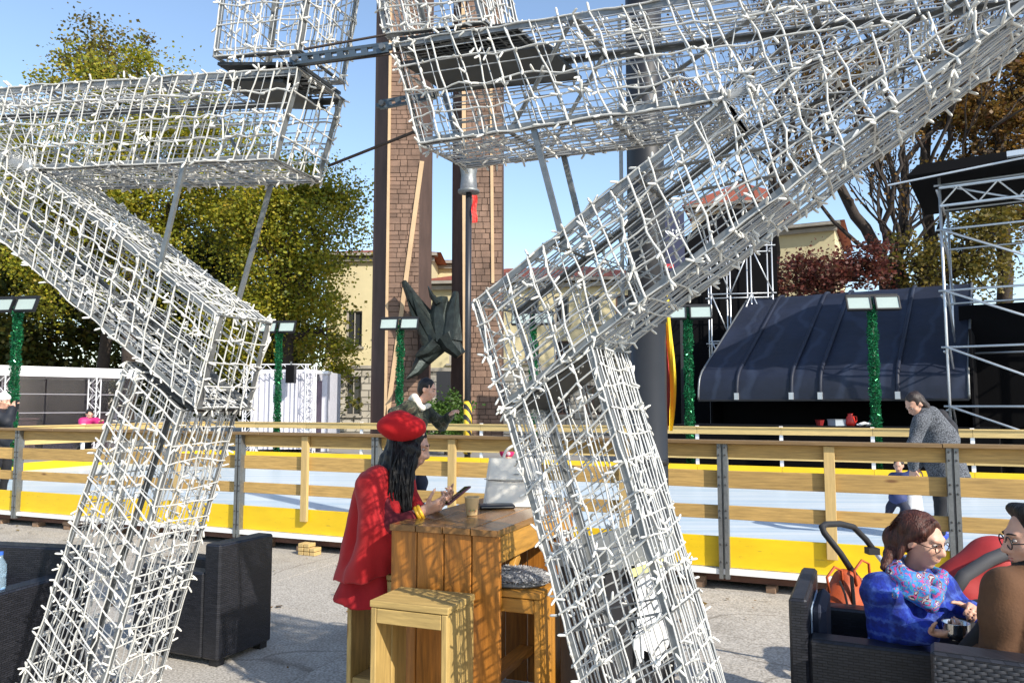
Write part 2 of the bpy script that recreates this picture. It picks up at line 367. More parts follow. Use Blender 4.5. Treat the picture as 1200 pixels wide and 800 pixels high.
# ------------------------------------------------------------------ ground and rink
PHI = math.atan(.424); U = Vector((math.cos(PHI), -math.sin(PHI), 0)); VV = Vector((math.sin(PHI), math.cos(PHI), 0)); RO = Vector((0, 7.657, 0))
def rk(a, b, z=0): return RO + U*a + VV*b + Vector((0, 0, z))
def ground_extra(n, l, mp, cur, b):
    v = n.new('ShaderNodeTexNoise'); v.inputs['Scale'].default_value = 70; v.inputs['Detail'].default_value = 3; l.new(mp.outputs[0], v.inputs['Vector'])
    rp = n.new('ShaderNodeValToRGB'); rp.color_ramp.elements[0].position = .38; rp.color_ramp.elements[1].position = .62; rp.color_ramp.elements[0].color = (.60,.58,.55,1); rp.color_ramp.elements[1].color = (1.12,1.1,1.08,1); l.new(v.outputs['Fac'], rp.inputs[0])
    mx = n.new('ShaderNodeMix'); mx.data_type = 'RGBA'; mx.blend_type = 'MULTIPLY'; mx.inputs[0].default_value = 1; l.new(cur, mx.inputs[6]); l.new(rp.outputs[0], mx.inputs[7])
    # dark stains and small leaves
    s = n.new('ShaderNodeTexNoise'); s.inputs['Scale'].default_value = 1.1; s.inputs['Detail'].default_value = 8; s.inputs['Roughness'].default_value = .75; l.new(mp.outputs[0], s.inputs['Vector'])
    r2 = n.new('ShaderNodeValToRGB'); r2.color_ramp.elements[0].position = .28; r2.color_ramp.elements[1].position = .5; r2.color_ramp.elements[0].color = (.6,.58,.55,1); r2.color_ramp.elements[1].color = (1,1,1,1); l.new(s.outputs['Fac'], r2.inputs[0])
    m2 = n.new('ShaderNodeMix'); m2.data_type = 'RGBA'; m2.blend_type = 'MULTIPLY'; m2.inputs[0].default_value = 1; l.new(mx.outputs[2], m2.inputs[6]); l.new(r2.outputs[0], m2.inputs[7])
    wv = n.new('ShaderNodeTexNoise'); wv.inputs['Scale'].default_value = 1.5; wv.inputs['Detail'].default_value = 4; l.new(mp.outputs[0], wv.inputs['Vector']); va = n.new('ShaderNodeVectorMath'); va.operation = 'MULTIPLY_ADD'; va.inputs[1].default_value = (.6,.6,0); l.new(wv.outputs['Color'], va.inputs[0]); l.new(mp.outputs[0], va.inputs[2])
    cr = n.new('ShaderNodeTexVoronoi'); cr.feature = 'DISTANCE_TO_EDGE'; cr.inputs['Scale'].default_value = .55; l.new(va.outputs[0], cr.inputs['Vector']); r4 = n.new('ShaderNodeValToRGB'); r4.color_ramp.elements[0].position = .002; r4.color_ramp.elements[1].position = .009; r4.color_ramp.elements[0].color = (.5,.48,.45,1); r4.color_ramp.elements[1].color = (1,1,1,1); l.new(cr.outputs['Distance'], r4.inputs[0])
    m4 = n.new('ShaderNodeMix'); m4.data_type = 'RGBA'; m4.blend_type = 'MULTIPLY'; m4.inputs[0].default_value = .8; l.new(m2.outputs[2], m4.inputs[6]); l.new(r4.outputs[0], m4.inputs[7]); return m4.outputs[2]
GROUND = mat('speckled_plaza_stone', (.50, .47, .42), .85, noise=(.6, .15), bump=(90, .5, .006), extra=ground_extra, rand=.02)
g = MB(); g.add([(-400,-300,-.02),(400,-300,-.02),(400,700,-.02),(-400,700,-.02)], [(0,1,2,3)])
ground = g.build('ground', mat('plaza_ground', (.30, .28, .25), .9, noise=(.8, .3), bump=(60, .4, .006)), kind='structure')
for i in range(-5, 5):
    for j in range(-4, 1):
        if True:
            a0 = i*3.0 + (1.2 if j % 2 else 0); b0 = j*2.0
            if rk(a0, b0).y < .8: continue
            plank('paving_slab', ground, rk(a0+.002, b0+1, -.02), rk(a0+2.998, b0+1, -.02), 1.996, .04, GROUND, c=.002)
rng2 = random.Random(3)
def ice_extra(n, l, mp, cur, b):
    w = n.new('ShaderNodeTexNoise'); w.inputs['Scale'].default_value = 1; w.inputs['Detail'].default_value = 8; m2 = n.new('ShaderNodeMapping'); m2.inputs['Scale'].default_value = (.35, 5, 1); m2.inputs['Rotation'].default_value = (0,0,.12); l.new(mp.inputs['Vector'].links[0].from_socket, m2.inputs['Vector']); l.new(m2.outputs[0], w.inputs['Vector'])
    rp = n.new('ShaderNodeValToRGB'); rp.color_ramp.elements[0].position = .35; rp.color_ramp.elements[1].position = .65; rp.color_ramp.elements[0].color = (.46,.60,.72,1); rp.color_ramp.elements[1].color = (.68,.75,.80,1); l.new(w.outputs['Fac'], rp.inputs[0]); cur = rp.outputs[0]
    for rot, sc in ((.5, 1.3), (-.7, 1.0), (1.3, 1.1)):      # skate marks
        m3 = n.new('ShaderNodeMapping'); m3.inputs['Scale'].default_value = (.25*sc, 26*sc, 1); m3.inputs['Rotation'].default_value = (0,0,rot); l.new(mp.inputs['Vector'].links[0].from_socket, m3.inputs['Vector']); t = n.new('ShaderNodeTexNoise'); t.inputs['Scale'].default_value = 1; t.inputs['Detail'].default_value = 2; t.inputs['Distortion'].default_value = .5; l.new(m3.outputs[0], t.inputs['Vector'])
        r3 = n.new('ShaderNodeValToRGB'); r3.color_ramp.elements[0].position = .66; r3.color_ramp.elements[1].position = .70; r3.color_ramp.elements[0].color = (0,0,0,1); r3.color_ramp.elements[1].color = (.7,.7,.7,1); l.new(t.outputs['Fac'], r3.inputs[0])
        mx = n.new('ShaderNodeMix'); mx.data_type = 'RGBA'; l.new(r3.outputs[0], mx.inputs[0]); l.new(cur, mx.inputs[6]); mx.inputs[7].default_value = (.86,.90,.92,1); cur = mx.outputs[2]
    return cur
ICE = mat('scratched_ice', (.7,.8,.9), .3, noise=(2,.1), extra=ice_extra)
AL, AR, BW = -13.27, 12.0, 9.52
ic = MB(); M = Matrix((U, VV, Vector((0,0,1)))).transposed()
ic.box(rk((AL+AR)/2, BW/2, .17), (AR-AL, BW, .06), M)
ice = ic.build('rink_ice', ICE, kind='structure')
# --- the near barrier
nb = root('rink_barrier', rk(0, 0), -PHI, 'timber rink barrier with yellow kickboard and grey posts nearest the plaza', 'barrier')
mp_a = [x/math.cos(PHI) for x in (-12.0, -10.25, -8.45, -6.62, -4.87, -3.12, -1.42, .25, 1.87, 3.5, 5.15, 6.8, 8.5, 10.2)]
wp_a = [x/math.cos(PHI) for x in (-9.4, -7.55, -4.0, -2.27, -.59, 1.05, 2.67, 4.3)]
POSTD = mat('dark_bolt_paint', (.05,.05,.05), .7)  # plain dark paint of the bolt heads
for i, a in enumerate(mp_a):
    p = MB()
    for s in (-1, 1):
        p.box((a+s*.026, -.062, .69), (.034, .035, 1.17)); p.box((a+s*.042, -.03, .69), (.005, .06, 1.17))
    p.box((a, -.040, .69), (.054, .006, 1.17))
    po = p.build('steel_post', GALV, nb, local=True)
    if 3 <= i <= 10:
        for z in (1.235, 1.17, .98, .91, .69, .63, .40, .25):
            for s in (-1, 1):
                q = MB().lathe((0,0,0), [(.009, 0), (.009, .006), (.005, .009)], 8)
                me_ = _pk.get('bolt')
                if me_ is None:
                    me_ = bpy.data.meshes.new('bolt'); me_.from_pydata(q.v, [], q.f); me_.update(); me_.materials.append(POSTD); _pk['bolt'] = me_
                place('bolt', me_, po, Matrix.Translation((a+s*.026, -.0795, z)) @ Matrix.Rotation(R(90), 4, 'X'), local=True)
for a in wp_a: lplank('wooden_post', nb, (a, -.046, .33), (a, -.046, 1.262), .085, .04, WOOD_POST, up=(0,1,0))
seg = [-13.2/math.cos(PHI)*0+AL] + mp_a
for a0, a1 in zip(seg[:-1], seg[1:]):
    if a1-a0 < .1: continue
    j = lambda: random.uniform(-.003, .003)
    lplank('board', nb, (a0+.003, 0, 1.205+j()), (a1-.003, 0, 1.205+j()), .118, .036, WOOD_RAIL, up=(0,1,0))
    lplank('board', nb, (a0+.003, 0, .955+j()), (a1-.003, 0, .955+j()), .150, .036, WOOD_RAIL, up=(0,1,0))
    lplank('board', nb, (a0+.003, 0, .665+j()), (a1-.003, 0, .665+j()), .118, .036, WOOD_RAIL, up=(0,1,0))
    lplank('kickboard', nb, (a0+.003, 0, .325), (a1-.003, 0, .325), .262, .03, YELLOW, up=(0,1,0))
k = 0
while AL+k*3.4 < 11:
    a0 = AL+k*3.4; lplank('rail_cap', nb, (a0+.003, -.02, 1.282), (min(a0+3.397, AR), -.02, 1.282), .17, .03, WOOD_RAILTOP); k += 1
# --- rink edge: white plastic sill, rusty steel beam and wooden packing blocks
sl = root('rink_edge_frame', rk(0, .0), -PHI, 'white plastic sill on a rusty steel frame along the rink foot', 'rink frame')
MB().box(((AL+AR)/2, .0, .165), (AR-AL, .13, .045)).build('sill', WHITEP, sl, local=True)
MB().box(((AL+AR)/2, .10, .095), (AR-AL, .06, .07)).build('steel_beam', mat('rusty_primer_steel', (.14,.06,.04), .7, noise=(5,.5)), sl, local=True)
MB().box(((AL+AR)/2, .55, .06), (AR-AL, .03, .12)).build('gap_shade_sheet', BLACKF, sl, local=True)  # black sheet standing in for the shade in the gap under the rink
for i in range(46):
    a = AL+.3+i*.55+rng2.uniform(-.12, .12); w = rng2.choice((.08, .1, .14))
    b = root('packing_block', rk(a, .06), -PHI+rng2.uniform(-.15, .15), 'small wooden packing block wedged under the rink edge', 'wooden block', 'packing blocks under the rink edge')
    lplank('wood_block', b, (-w/2, 0, .028), (w/2, 0, .028), .12, .055, WOOD_OLD)
    if i % 3 == 0: lplank('wood_block', b, (-w*.7, 0, .078), (w*.6, 0, .078), .12, .042, WOOD_OLD)
for (i, a, lab) in ((0, -2.28, 'pile of short timber offcuts on the paving under the rink edge beside the red coat'),):
    b = root('timber_pile', rk(a, -.13), -PHI, lab, 'timber pile')
    for j in range(3):
        for c in range(3 if j < 2 else 2):
            lplank('timber_offcut', b, (-.11+c*.075, -.06, .02+j*.042), (-.11+c*.075, .06, .02+j*.042), .065, .036, WOOD_POST)
# --- far and left-end barriers
def back_barrier(name, P0, P1, label, posts, lab_h=1.15):
    d = (P1-P0).normalized(); nrm = Vector((-d.y, d.x, 0)); L = (P1-P0).length
    b = root(name, P0, math.atan2(d.y, d.x), label, 'barrier')
    n = max(1, round(L/1.7)); st = L/n
    for i in range(n):
        a0, a1 = i*st, (i+1)*st
        for z, w, m in ((1.07, .13, WOOD_FAR), (.80, .10, WOOD_FAR), (.54, .09, WOOD_FAR)):
            lplank('board', b, (a0+.003, 0, z), (a1-.003, 0, z), w, .03, m, up=(0,1,0))
        lplank('kickboard', b, (a0+.003, 0, .275), (a1-.003, 0, .275), .19, .03, YELLOW, up=(0,1,0))
        MB().box((a0, posts*.05, .6), (.07, .05, 1.16)).build('steel_post', TRUSSW, b, local=True)
        lplank('rail_cap', b, (a0+.003, .02*posts, 1.15), (a1-.003, .02*posts, 1.15), .13, .026, WOOD_FAR)
    return b
back_barrier('rink_barrier', rk(AL, BW), rk(AR, BW), 'pale timber rink barrier with yellow kickboard on the far side of the ice', 1)
back_barrier('rink_barrier', rk(AL, .1), rk(AL, BW-.1), 'pale timber barrier closing the left end of the ice rink', 1)
# --- floodlight posts with tinsel along the far barrier
GARL = leafmat('green_tinsel', [(.01,.10,.035), (.015,.20,.07), (.05,.36,.15), (.01,.07,.03)])
GARL.node_tree.nodes['Principled BSDF'].inputs['Roughness'].default_value = .18; GARL.node_tree.nodes['Principled BSDF'].inputs['Metallic'].default_value = .55
LAMPG = mat('floodlight_glass', (.36, .43, .40), .12, noise=(3,.1)); 
def quads(P, D1, D2):
    n = len(P); V = np.empty((n, 4, 3)); V[:,0] = P-D1-D2; V[:,1] = P+D1-D2; V[:,2] = P+D1+D2; V[:,3] = P-D1+D2
    return V.reshape(-1,3), np.arange(4*n).reshape(-1,4)
def rdirs(n, g=rng):
    d = g.normal(size=(n,3)); return d/np.linalg.norm(d, axis=1, keepdims=True)
def lamp_post(px, py, label, two=True, Y=None, off=.32):
    if Y is None:
        r = ray(px, 480); s = (RO+VV*(BW+off)).dot(VV)/r.dot(VV); base = Vector((r.x*s, r.y*s, 0))
    else: base = at(px, 480, Y); base.z = 0
    top = at(px, py, base.y).z
    t = root('floodlight_post', base, -.15, label, 'floodlight post', 'tinsel wrapped floodlight posts round the rink')
    MB().tube([(0,0,0), (0,0,top+.12)], .038, 8).build('pole', mat('green_pole_paint', (.02,.07,.035), .5) if 'green_pole_paint' not in MATS else MATS['green_pole_paint'], t, local=True, smooth=True)
    MB().box((0,0,top+.17), (.98 if two else .5, .05, .05)).build('crossbar', BLACKM, t, local=True)
    n = 5200; z = rng.uniform(.35, top-.02, n); ph = rng.uniform(0, 6.283, n)+z*9; rr = .04+.062*rng.random(n)**.8*(1+.25*np.sin(z*11))
    P = np.stack([rr*np.cos(ph), rr*np.sin(ph), z], 1); d1 = rdirs(n)*.027; d2 = np.cross(rdirs(n), d1)*.30
    V, F = quads(P, d1, d2); place('tinsel_garland', npmesh('tinsel_garland', V, F, GARL), t, Matrix.Identity(4), local=True, kind='stuff')
    for s in ((-1, 1) if two else (1,)):
        MM = Matrix.Translation((s*.27, -.1, top)) @ Matrix.Rotation(R(-22), 4, 'X')
        h = MB()
        h.box((0, .03, 0), (.44, .05, .30)); h.box((0,-.005,.14), (.46,.06,.025)); h.box((0,-.005,-.14), (.46,.06,.025)); h.box((.22,-.005,0), (.025,.06,.3)); h.box((-.22,-.005,0), (.025,.06,.3)); h.box((0,.09,0), (.25,.07,.16)); h.box((0,.1,.13), (.06,.06,.16))
        hd = place('lamp_head', None, t, MM, local=True) if False else None
        me_ = bpy.data.meshes.new('lamp_head'); me_.from_pydata(h.v, [], h.f); me_.update(); me_.materials.append(BLACKM)
        hd = place('lamp_head', me_, t, MM, local=True)
        MB().box((0, -.012, 0), (.415, .012, .255)).build('glass', LAMPG, hd, local=True)
lamp_post(15, 358, 'floodlight post wrapped in green tinsel at the left end of the rink', True, 15.9)
lamp_post(325, 384, 'tinsel wrapped floodlight post in front of the white curtained booth')
lamp_post(468, 380, 'tinsel wrapped floodlight post in front of the brown stone pillar')
lamp_post(625, 374, 'tinsel wrapped floodlight post in front of the yellow building, behind the star')
lamp_post(808, 367, 'tinsel wrapped floodlight post at the left end of the navy stage canopy')
lamp_post(1026, 356, 'tinsel wrapped floodlight post in front of the middle of the navy canopy')
# ------------------------------------------------------------------ buildings
STUCCO = mat('yellow_stucco', (.60, .52, .31), .85, noise=(.5, .18), bump=(20,.15,.02))
STUCCO2 = mat('cream_stucco', (.58, .51, .37), .85, noise=(.5, .2))
STONEW = mat('grey_cornice_stone', (.36, .33, .28), .85, noise=(1.5, .3))
TILES = mat('red_roof_tiles', (.34, .085, .04), .8, noise=(2, .4), stretch=(6,1,1), bump=(9,.6,.05))
GLASSD = mat('dark_window_glass', (.03, .032, .035), .12)
SHUT = mat('brown_shutter', (.10, .055, .04), .7)
def rust_extra(n, l, mp, cur, b):
    tc = n.new('ShaderNodeTexBrick'); tc.inputs['Scale'].default_value = 1; tc.inputs['Brick Width'].default_value = .9; tc.inputs['Row Height'].default_value = .42; tc.inputs['Mortar Size'].default_value = .035
    tc.inputs['Color1'].default_value = (.42,.39,.33,1); tc.inputs['Color2'].default_value = (.34,.31,.26,1); tc.inputs['Mortar'].default_value = (.14,.13,.11,1)
    sx = n.new('ShaderNodeSeparateXYZ'); cx = n.new('ShaderNodeCombineXYZ'); l.new(mp.outputs[0], sx.inputs[0]); l.new(sx.outputs[0], cx.inputs[0]); l.new(sx.outputs[2], cx.inputs[1]); l.new(cx.outputs[0], tc.inputs['Vector'])
    bm = n.new('ShaderNodeBump'); bm.invert = True; bm.inputs['Distance'].default_value = .06; l.new(tc.outputs['Fac'], bm.inputs['Height']); l.new(bm.outputs[0], b.inputs['Normal']); return tc.outputs['Color']
RUSTIC = mat('rusticated_stone', (.4,.37,.31), .85, noise=(3,.3), extra=rust_extra)
def building(name, A, B, zE, label, floors, wmat=STUCCO, base_z=0, roof_h=2.2, roof=True, depth=9, hip=True, overh=.6, frieze=True):
    """facade from A to B (world ground points), eaves at zE; floors = list of (z0, z1, w, [x centres])"""
    d = (B-A).normalized(); L = (B-A).length; b = root(name, A, math.atan2(d.y, d.x), label, 'building')
    holes = [(x-w/2, x+w/2, z0, z1) for (z0, z1, w, xs) in floors for x in xs if w/2 < x < L-w/2]
    xs = sorted({0, L, *[h[0] for h in holes], *[h[1] for h in holes]}); zs = sorted({0, base_z, zE, *[h[2] for h in holes], *[h[3] for h in holes]})
    up, lo = MB(), MB()
    for i in range(len(xs)-1):
        for j in range(len(zs)-1):
            cx, cz = (xs[i]+xs[i+1])/2, (zs[j]+zs[j+1])/2
            if any(h[0] < cx < h[1] and h[2] < cz < h[3] for h in holes): continue
            (lo if cz < base_z else up).add([(xs[i],0,zs[j]), (xs[i+1],0,zs[j]), (xs[i+1],0,zs[j+1]), (xs[i],0,zs[j+1])], [(0,1,2,3)])
    up.add([(0,0,0),(0,depth,0),(0,depth,zE),(0,0,zE)], [(0,3,2,1)]); up.add([(L,0,0),(L,depth,0),(L,depth,zE),(L,0,zE)], [(0,1,2,3)]); up.add([(0,depth,0),(L,depth,0),(L,depth,zE),(0,depth,zE)], [(0,3,2,1)])
    up.build('wall', wmat, b, local=True)
    if lo.v: lo.build('rusticated_base', RUSTIC, b, local=True)
    for (x0, x1, z0, z1) in holes:
        w = MB(); fr = .09
        for (c, s) in (((x0+fr/2, .16, (z0+z1)/2), (fr,.08,z1-z0)), ((x1-fr/2,.16,(z0+z1)/2), (fr,.08,z1-z0)), (((x0+x1)/2,.16,z1-fr/2), (x1-x0-2*fr-.004,.08,fr)), (((x0+x1)/2,.16,z0+fr/2), (x1-x0-2*fr-.004,.08,fr)), (((x0+x1)/2,.16,(z0+z1)/2), (.06,.07,z1-z0-2*fr-.004))):
            w.box(c, s)
        w.add([(x0,0,z0),(x0,.3,z0),(x0,.3,z1),(x0,0,z1)], [(0,1,2,3)]); w.add([(x1,0,z0),(x1,.3,z0),(x1,.3,z1),(x1,0,z1)], [(0,3,2,1)]); w.add([(x0,0,z1),(x1,0,z1),(x1,.3,z1),(x0,.3,z1)], [(0,3,2,1)])
        wo = w.build('window', STONEW if random.random() < .5 else SHUT, b, local=True)
        MB().box(((x0+x1)/2, .22, (z0+z1)/2), (x1-x0, .02, z1-z0)).build('pane', GLASSD, wo, local=True)
        MB().box(((x0+x1)/2, -.06, z0-.07), (x1-x0+.3, .2, .12)).build('sill', STONEW, wo, local=True)
    if frieze:
        MB().box((L/2, -.15, zE-.25), (L+.3, .32, .22)).box((L/2, -.3, zE+.02), (L+.7, .62, .16)).build('cornice', STONEW, b, local=True)
        MB().box((L/2, -.05, base_z if base_z else zE*.45), (L+.06, .14, .2)).build('string_course', STONEW, b, local=True)
    if roof:
        o = overh; ins = min(L, depth)*.45 if hip else 0; z0 = zE+.12
        v = [(-o,-o,z0),(L+o,-o,z0),(L+o,depth+o,z0),(-o,depth+o,z0),(ins,depth/2,z0+roof_h),(L-ins,depth/2,z0+roof_h)]
        MB().add(v, [(0,1,5,4),(2,3,4,5),(1,2,5),(3,0,4),(0,3,2,1)]).build('roof', TILES, b, local=True)
    return b
def gp(px, Y): q = at(px, 475, Y); return Vector((q.x, q.y, 0))
zAt = lambda py, Y: at(600, py, Y).z
building('town_building', gp(380, 47), gp(505, 47), zAt(300, 47), 'yellow stucco building with dark shuttered windows behind the left stone pillar', [(1.0, 3.4, .95, [1.75, 4.6]), (5.2, 7.4, .95, [1.75, 4.6])], base_z=zAt(430, 47), roof_h=1.2)
building('town_building', gp(470, 51), gp(556, 51), zAt(309, 51), 'taller yellow block with shallow tiled roof seen between the stone pillars', [(6.2, 8, .9, [2.5])], base_z=0, roof_h=1.0, hip=True)
building('town_building', gp(497, 44), gp(770, 42), zAt(330, 43), 'long yellow building with red tiled roof and rows of windows behind the star', [(1.1, 2.7, .9, [1.8, 4.2, 6.2, 7.9, 9.6, 11.3]), (4.0, 5.2, .8, [1.85, 4.2, 6.2, 7.9, 9.6, 11.3]), (6.2, 7.7, .8, [6.2, 7.9, 9.6, 11.3])], base_z=zAt(432, 43), roof_h=1.5)
building('town_building', gp(815, 52), gp(925, 50), zAt(240, 51), 'cream building with red tiled hip roof above the left end of the stage', [(7, 9, 1, [3, 6.2]), (11,12.8,1,[4.3])], wmat=STUCCO2, roof_h=2.6)
building('town_building', gp(890, 46), gp(985, 44), zAt(268, 45), 'pale yellow house behind the red leaved bush beside the stage', [(6.2, 8.0, .9, [1.6, 4.0])], wmat=STUCCO, roof_h=1.0)
# ------------------------------------------------------------------ monument
def stone_extra(n, l, mp, cur, b):
    return None
PIERD = mat('shaded_pier_stone', (.085, .052, .043), .8, noise=(1.5,.4), stretch=(2,2,.5))  # darker copy of the pier stone: shade put into the side facets
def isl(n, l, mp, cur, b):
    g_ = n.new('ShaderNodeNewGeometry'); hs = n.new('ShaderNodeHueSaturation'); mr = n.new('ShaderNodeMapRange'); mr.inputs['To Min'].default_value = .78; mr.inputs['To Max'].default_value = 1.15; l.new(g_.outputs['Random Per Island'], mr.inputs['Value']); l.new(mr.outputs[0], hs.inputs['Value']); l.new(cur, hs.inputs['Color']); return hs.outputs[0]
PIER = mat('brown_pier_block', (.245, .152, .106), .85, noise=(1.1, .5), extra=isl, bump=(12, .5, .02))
PIERM = mat('pier_joint_mortar', (.10, .066, .05), .9)
RIB = mat('sunlit_edge_stone', (.55, .38, .22), .8, noise=(2,.2))  # rib tan carries the sunlight that catches the facet edges
def pier(px0, px1, Y, fr, label, ribs, topz=27):
    x0, x1 = gp(px0, Y), gp(px1, Y); W = x1.x-x0.x; b = root('monument_pier', ((x0.x+x1.x)/2, Y, 0), 0, label, 'monument pier', 'tall stone monument piers')
    hw = W/2
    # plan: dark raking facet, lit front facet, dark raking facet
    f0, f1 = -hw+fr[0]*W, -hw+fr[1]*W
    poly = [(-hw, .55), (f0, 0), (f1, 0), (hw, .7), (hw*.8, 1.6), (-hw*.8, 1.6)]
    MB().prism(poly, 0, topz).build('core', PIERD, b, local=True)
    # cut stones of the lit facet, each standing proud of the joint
    m = MB(); m.box(((f0+f1)/2, -.012, topz/2), (f1-f0-.06, .02, topz-.1)); m.build('mortar_bed', PIERM, b, local=True)
    rr = random.Random(px0); s = MB(); z = .05
    while z < topz-.4:
        h = rr.choice((.17, .21, .25, .15)); x = f0+.04
        while x < f1-.05:
            w = min(rr.uniform(.2, .44), f1-.04-x)
            if f1-.04-(x+w) < .15: w = f1-.04-x
            dp = rr.uniform(.03, .06); s.box((x+w/2, -.02-dp/2, z+h/2), (w-.022, dp, h-.022)); x += w
        z += h
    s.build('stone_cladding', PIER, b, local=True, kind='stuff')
    for (xa, za, xb, zb, w) in ribs:
        MB().bar((xa*W-hw, -.09, za), (xb*W-hw, -.09, zb), .06, w, up=(1,0,0)).build('edge_rib', RIB, b, local=True)
zp = lambda py: zAt(py, 28)
pier(431, 502, 28, (.30, .84), 'left brown stone monument pier', [(.30, 0, .30, 27, .10), (.32, zp(495), .86, zp(190), .16)])
pier(527, 590, 28.4, (.26, .99), 'right brown stone monument pier with two ribs painted as sunlit edges', [(.30, 0, .17, 27, .15), (.80, zp(330), .68, 27, .11)])
MB().prism([(gp(425,27).x, 27.2), (gp(600,27).x, 27.2), (gp(600,27).x, 30.5), (gp(425,27).x, 30.5)], 0, .45).build('monument_plinth', STONEW, label='low grey stone plinth under the monument piers', category='plinth') if False else None
BRONZE = mat('green_black_bronze', (.045, .06, .055), .5, .6, noise=(2.2, .75), col2=(.012,.014,.014), bump=(6,.5,.04))
bz = root('bronze_sculpture', gp(515, 27.2), 0, 'dark bronze abstract sculpture with outflung angular limbs between the piers', 'sculpture')
Yb = 27.2
P_ = lambda x, y, dy=0: tuple(at(x, y, Yb+dy))
m = MB()
def slab(p, q, w0, w1, th=.22):
    """a flat faceted limb from p to q"""
    p, q = Vector(p), Vector(q); d = (q-p).normalized(); sd = Vector((0,1,0)).cross(d).normalized(); V = []
    for c, w in ((p, w0), (p.lerp(q, .45)+sd*.06, w0*.55+w1*.55), (q, w1)):
        for a_, b_ in ((-1,0), (-.3,-1), (.5,-.8), (1,.1), (.3,1), (-.5,.8)): V.append(c+sd*a_*w+Vector((0,1,0))*b_*th)
    F = [tuple(range(5,-1,-1)), tuple(range(12,18))]+[(r*6+k_, r*6+(k_+1) % 6, r*6+6+(k_+1) % 6, r*6+6+k_) for r in range(2) for k_ in range(6)]
    m.add(V, F)
for a_, b_, w0, w1 in (((473,330),(506,382),.10,.36), ((482,342),(510,398),.06,.30), ((478,352),(500,396),.03,.2), ((477,444),(497,420),.05,.30), ((497,421),(522,385),.28,.42), ((516,348),(520,400),.26,.50), ((502,336),(514,356),.02,.14), ((534,342),(528,398),.10,.42), ((522,392),(540,416),.44,.20), ((495,395),(512,410),.16,.30), ((488,418),(510,400),.08,.34)): slab(P_(*a_, random.uniform(-.15,.15)), P_(*b_, random.uniform(-.15,.2)), w0, w1)
m.build('bronze_mass', BRONZE, bz, kind='stuff')
MB().box(at(520,455,Yb+.2)+Vector((0,0,-1.0)), (.5,.3,3.2)).build('bronze_stand', BLACKM, bz)
# thin black mast with cap, red ribbon, hazard tape
ms = root('cable_mast', gp(548, 21), 0, 'thin black mast with a metal cap and red ribbon before the right pier', 'mast')
zm = lambda py: at(548, py, 21).z
MB().tube([(0,0,0), (0,0,zm(225))], .085, 10).build('mast_tube', mat('black_mast_paint', (.022,.023,.028), .4), ms, local=True, smooth=True)
MB().lathe((0,0,zm(226)), [(.30,0),(.30,.07),(.24,.10),(.21,.5),(.25,.72),(.25,.80)], 18).build('metal_cap', GALV_D, ms, local=True, smooth=True)
MB().grid(lambda u, v: (.10+.14*u+.02*math.sin(9*v), -.12+.03*math.sin(7*v+3*u), zm(230)-(zm(230)-zm(262))*v), 3, 8).build('red_ribbon', mat('red_ribbon_cloth', (.62,.03,.02), .6), ms, local=True)
def haz(n, l, mp, cur, b):
    w = n.new('ShaderNodeTexWave'); w.inputs['Scale'].default_value = 2.2; w.bands_direction = 'DIAGONAL'; l.new(mp.outputs[0], w.inputs['Vector']); rp = n.new('ShaderNodeValToRGB'); rp.color_ramp.interpolation = 'CONSTANT'; rp.color_ramp.elements[1].position = .5; rp.color_ramp.elements[0].color = (.02,.02,.02,1); rp.color_ramp.elements[1].color = (.75,.5,.03,1); l.new(w.outputs['Fac'], rp.inputs[0]); return rp.outputs[0]
MB().tube([(0,0,.3), (0,0,zm(470))], .11, 10).build('hazard_sleeve', mat('hazard_stripe_foam', (.5,.4,.05), .6, extra=haz), ms, local=True, smooth=True)
# ------------------------------------------------------------------ stage: canopy, scaffolds, drapes
cn = root('stage_canopy', (4.6, 19, 0), R(-33), 'lowered navy vinyl stage roof canopy with raised seams', 'stage canopy')
CW = 5.75
prof = [(0,1.74),(.02,2.0),(.10,2.26),(.28,2.44),(.7,2.68),(1.5,3.12),(2.5,3.68),(3.5,4.24),(4.4,4.74),(4.9,4.80)]
def cprof(t):
    x = t*(len(prof)-1); i = min(int(x), len(prof)-2); f = x-i; return prof[i][0]+(prof[i+1][0]-prof[i][0])*f, prof[i][1]+(prof[i+1][1]-prof[i][1])*f
seams = (.165, .385, .495, .77)
def cfn(u, v):
    y, z = cprof(v); sag = .05*math.sin(u*math.pi*7)*math.sin(v*math.pi)+.02*math.sin(u*23+v*11); return (u*CW, y, z-abs(sag)*.8)
MB().grid(cfn, 60, 36).build('canopy_skin', CANOPY, cn, local=True, smooth=True)
for s in seams:
    MB().tube([(s*CW, cprof(i/24)[0], cprof(i/24)[1]+.02) for i in range(25)], .045, 6).build('seam', CANOPY, cn, local=True, smooth=True)
    MB().box((s*CW, -.02, 1.82), (.10, .05, .16)).build('seam_buckle', TRUSS, cn, local=True)
for x in (0, CW):
    MB().tube([(x, cprof(i/24)[0], cprof(i/24)[1]) for i in range(25)], .026, 6).build('edge_tube', GALV, cn, local=True, smooth=True)
MB().tube([(0,0,1.72),(CW,0,1.72)], .03, 6).build('hem_tube', BLACKM, cn, local=True)
sb = root('stage_black_drapes', cn.location, R(-33), 'black cloth drapes hanging under and behind the stage canopy', 'drapes')
MB().box((CW/2, 5.0, 2.4), (CW, .06, 4.8)).build('back_drape', BLACKF, sb, local=True)
MB().box((CW/2-.0, 1.6, .9), (CW-.2, .06, 1.8)).build('front_skirt', BLACKF, sb, local=True)
MB().box((-.03, 3.0, 1.1), (.05, 3.9, 2.2)).build('side_drape', BLACKF, sb, local=True); MB().box((CW+.06, 2.6, 1.6), (.05, 4.8, 3.2)).build('side_drape', BLACKF, sb, local=True)
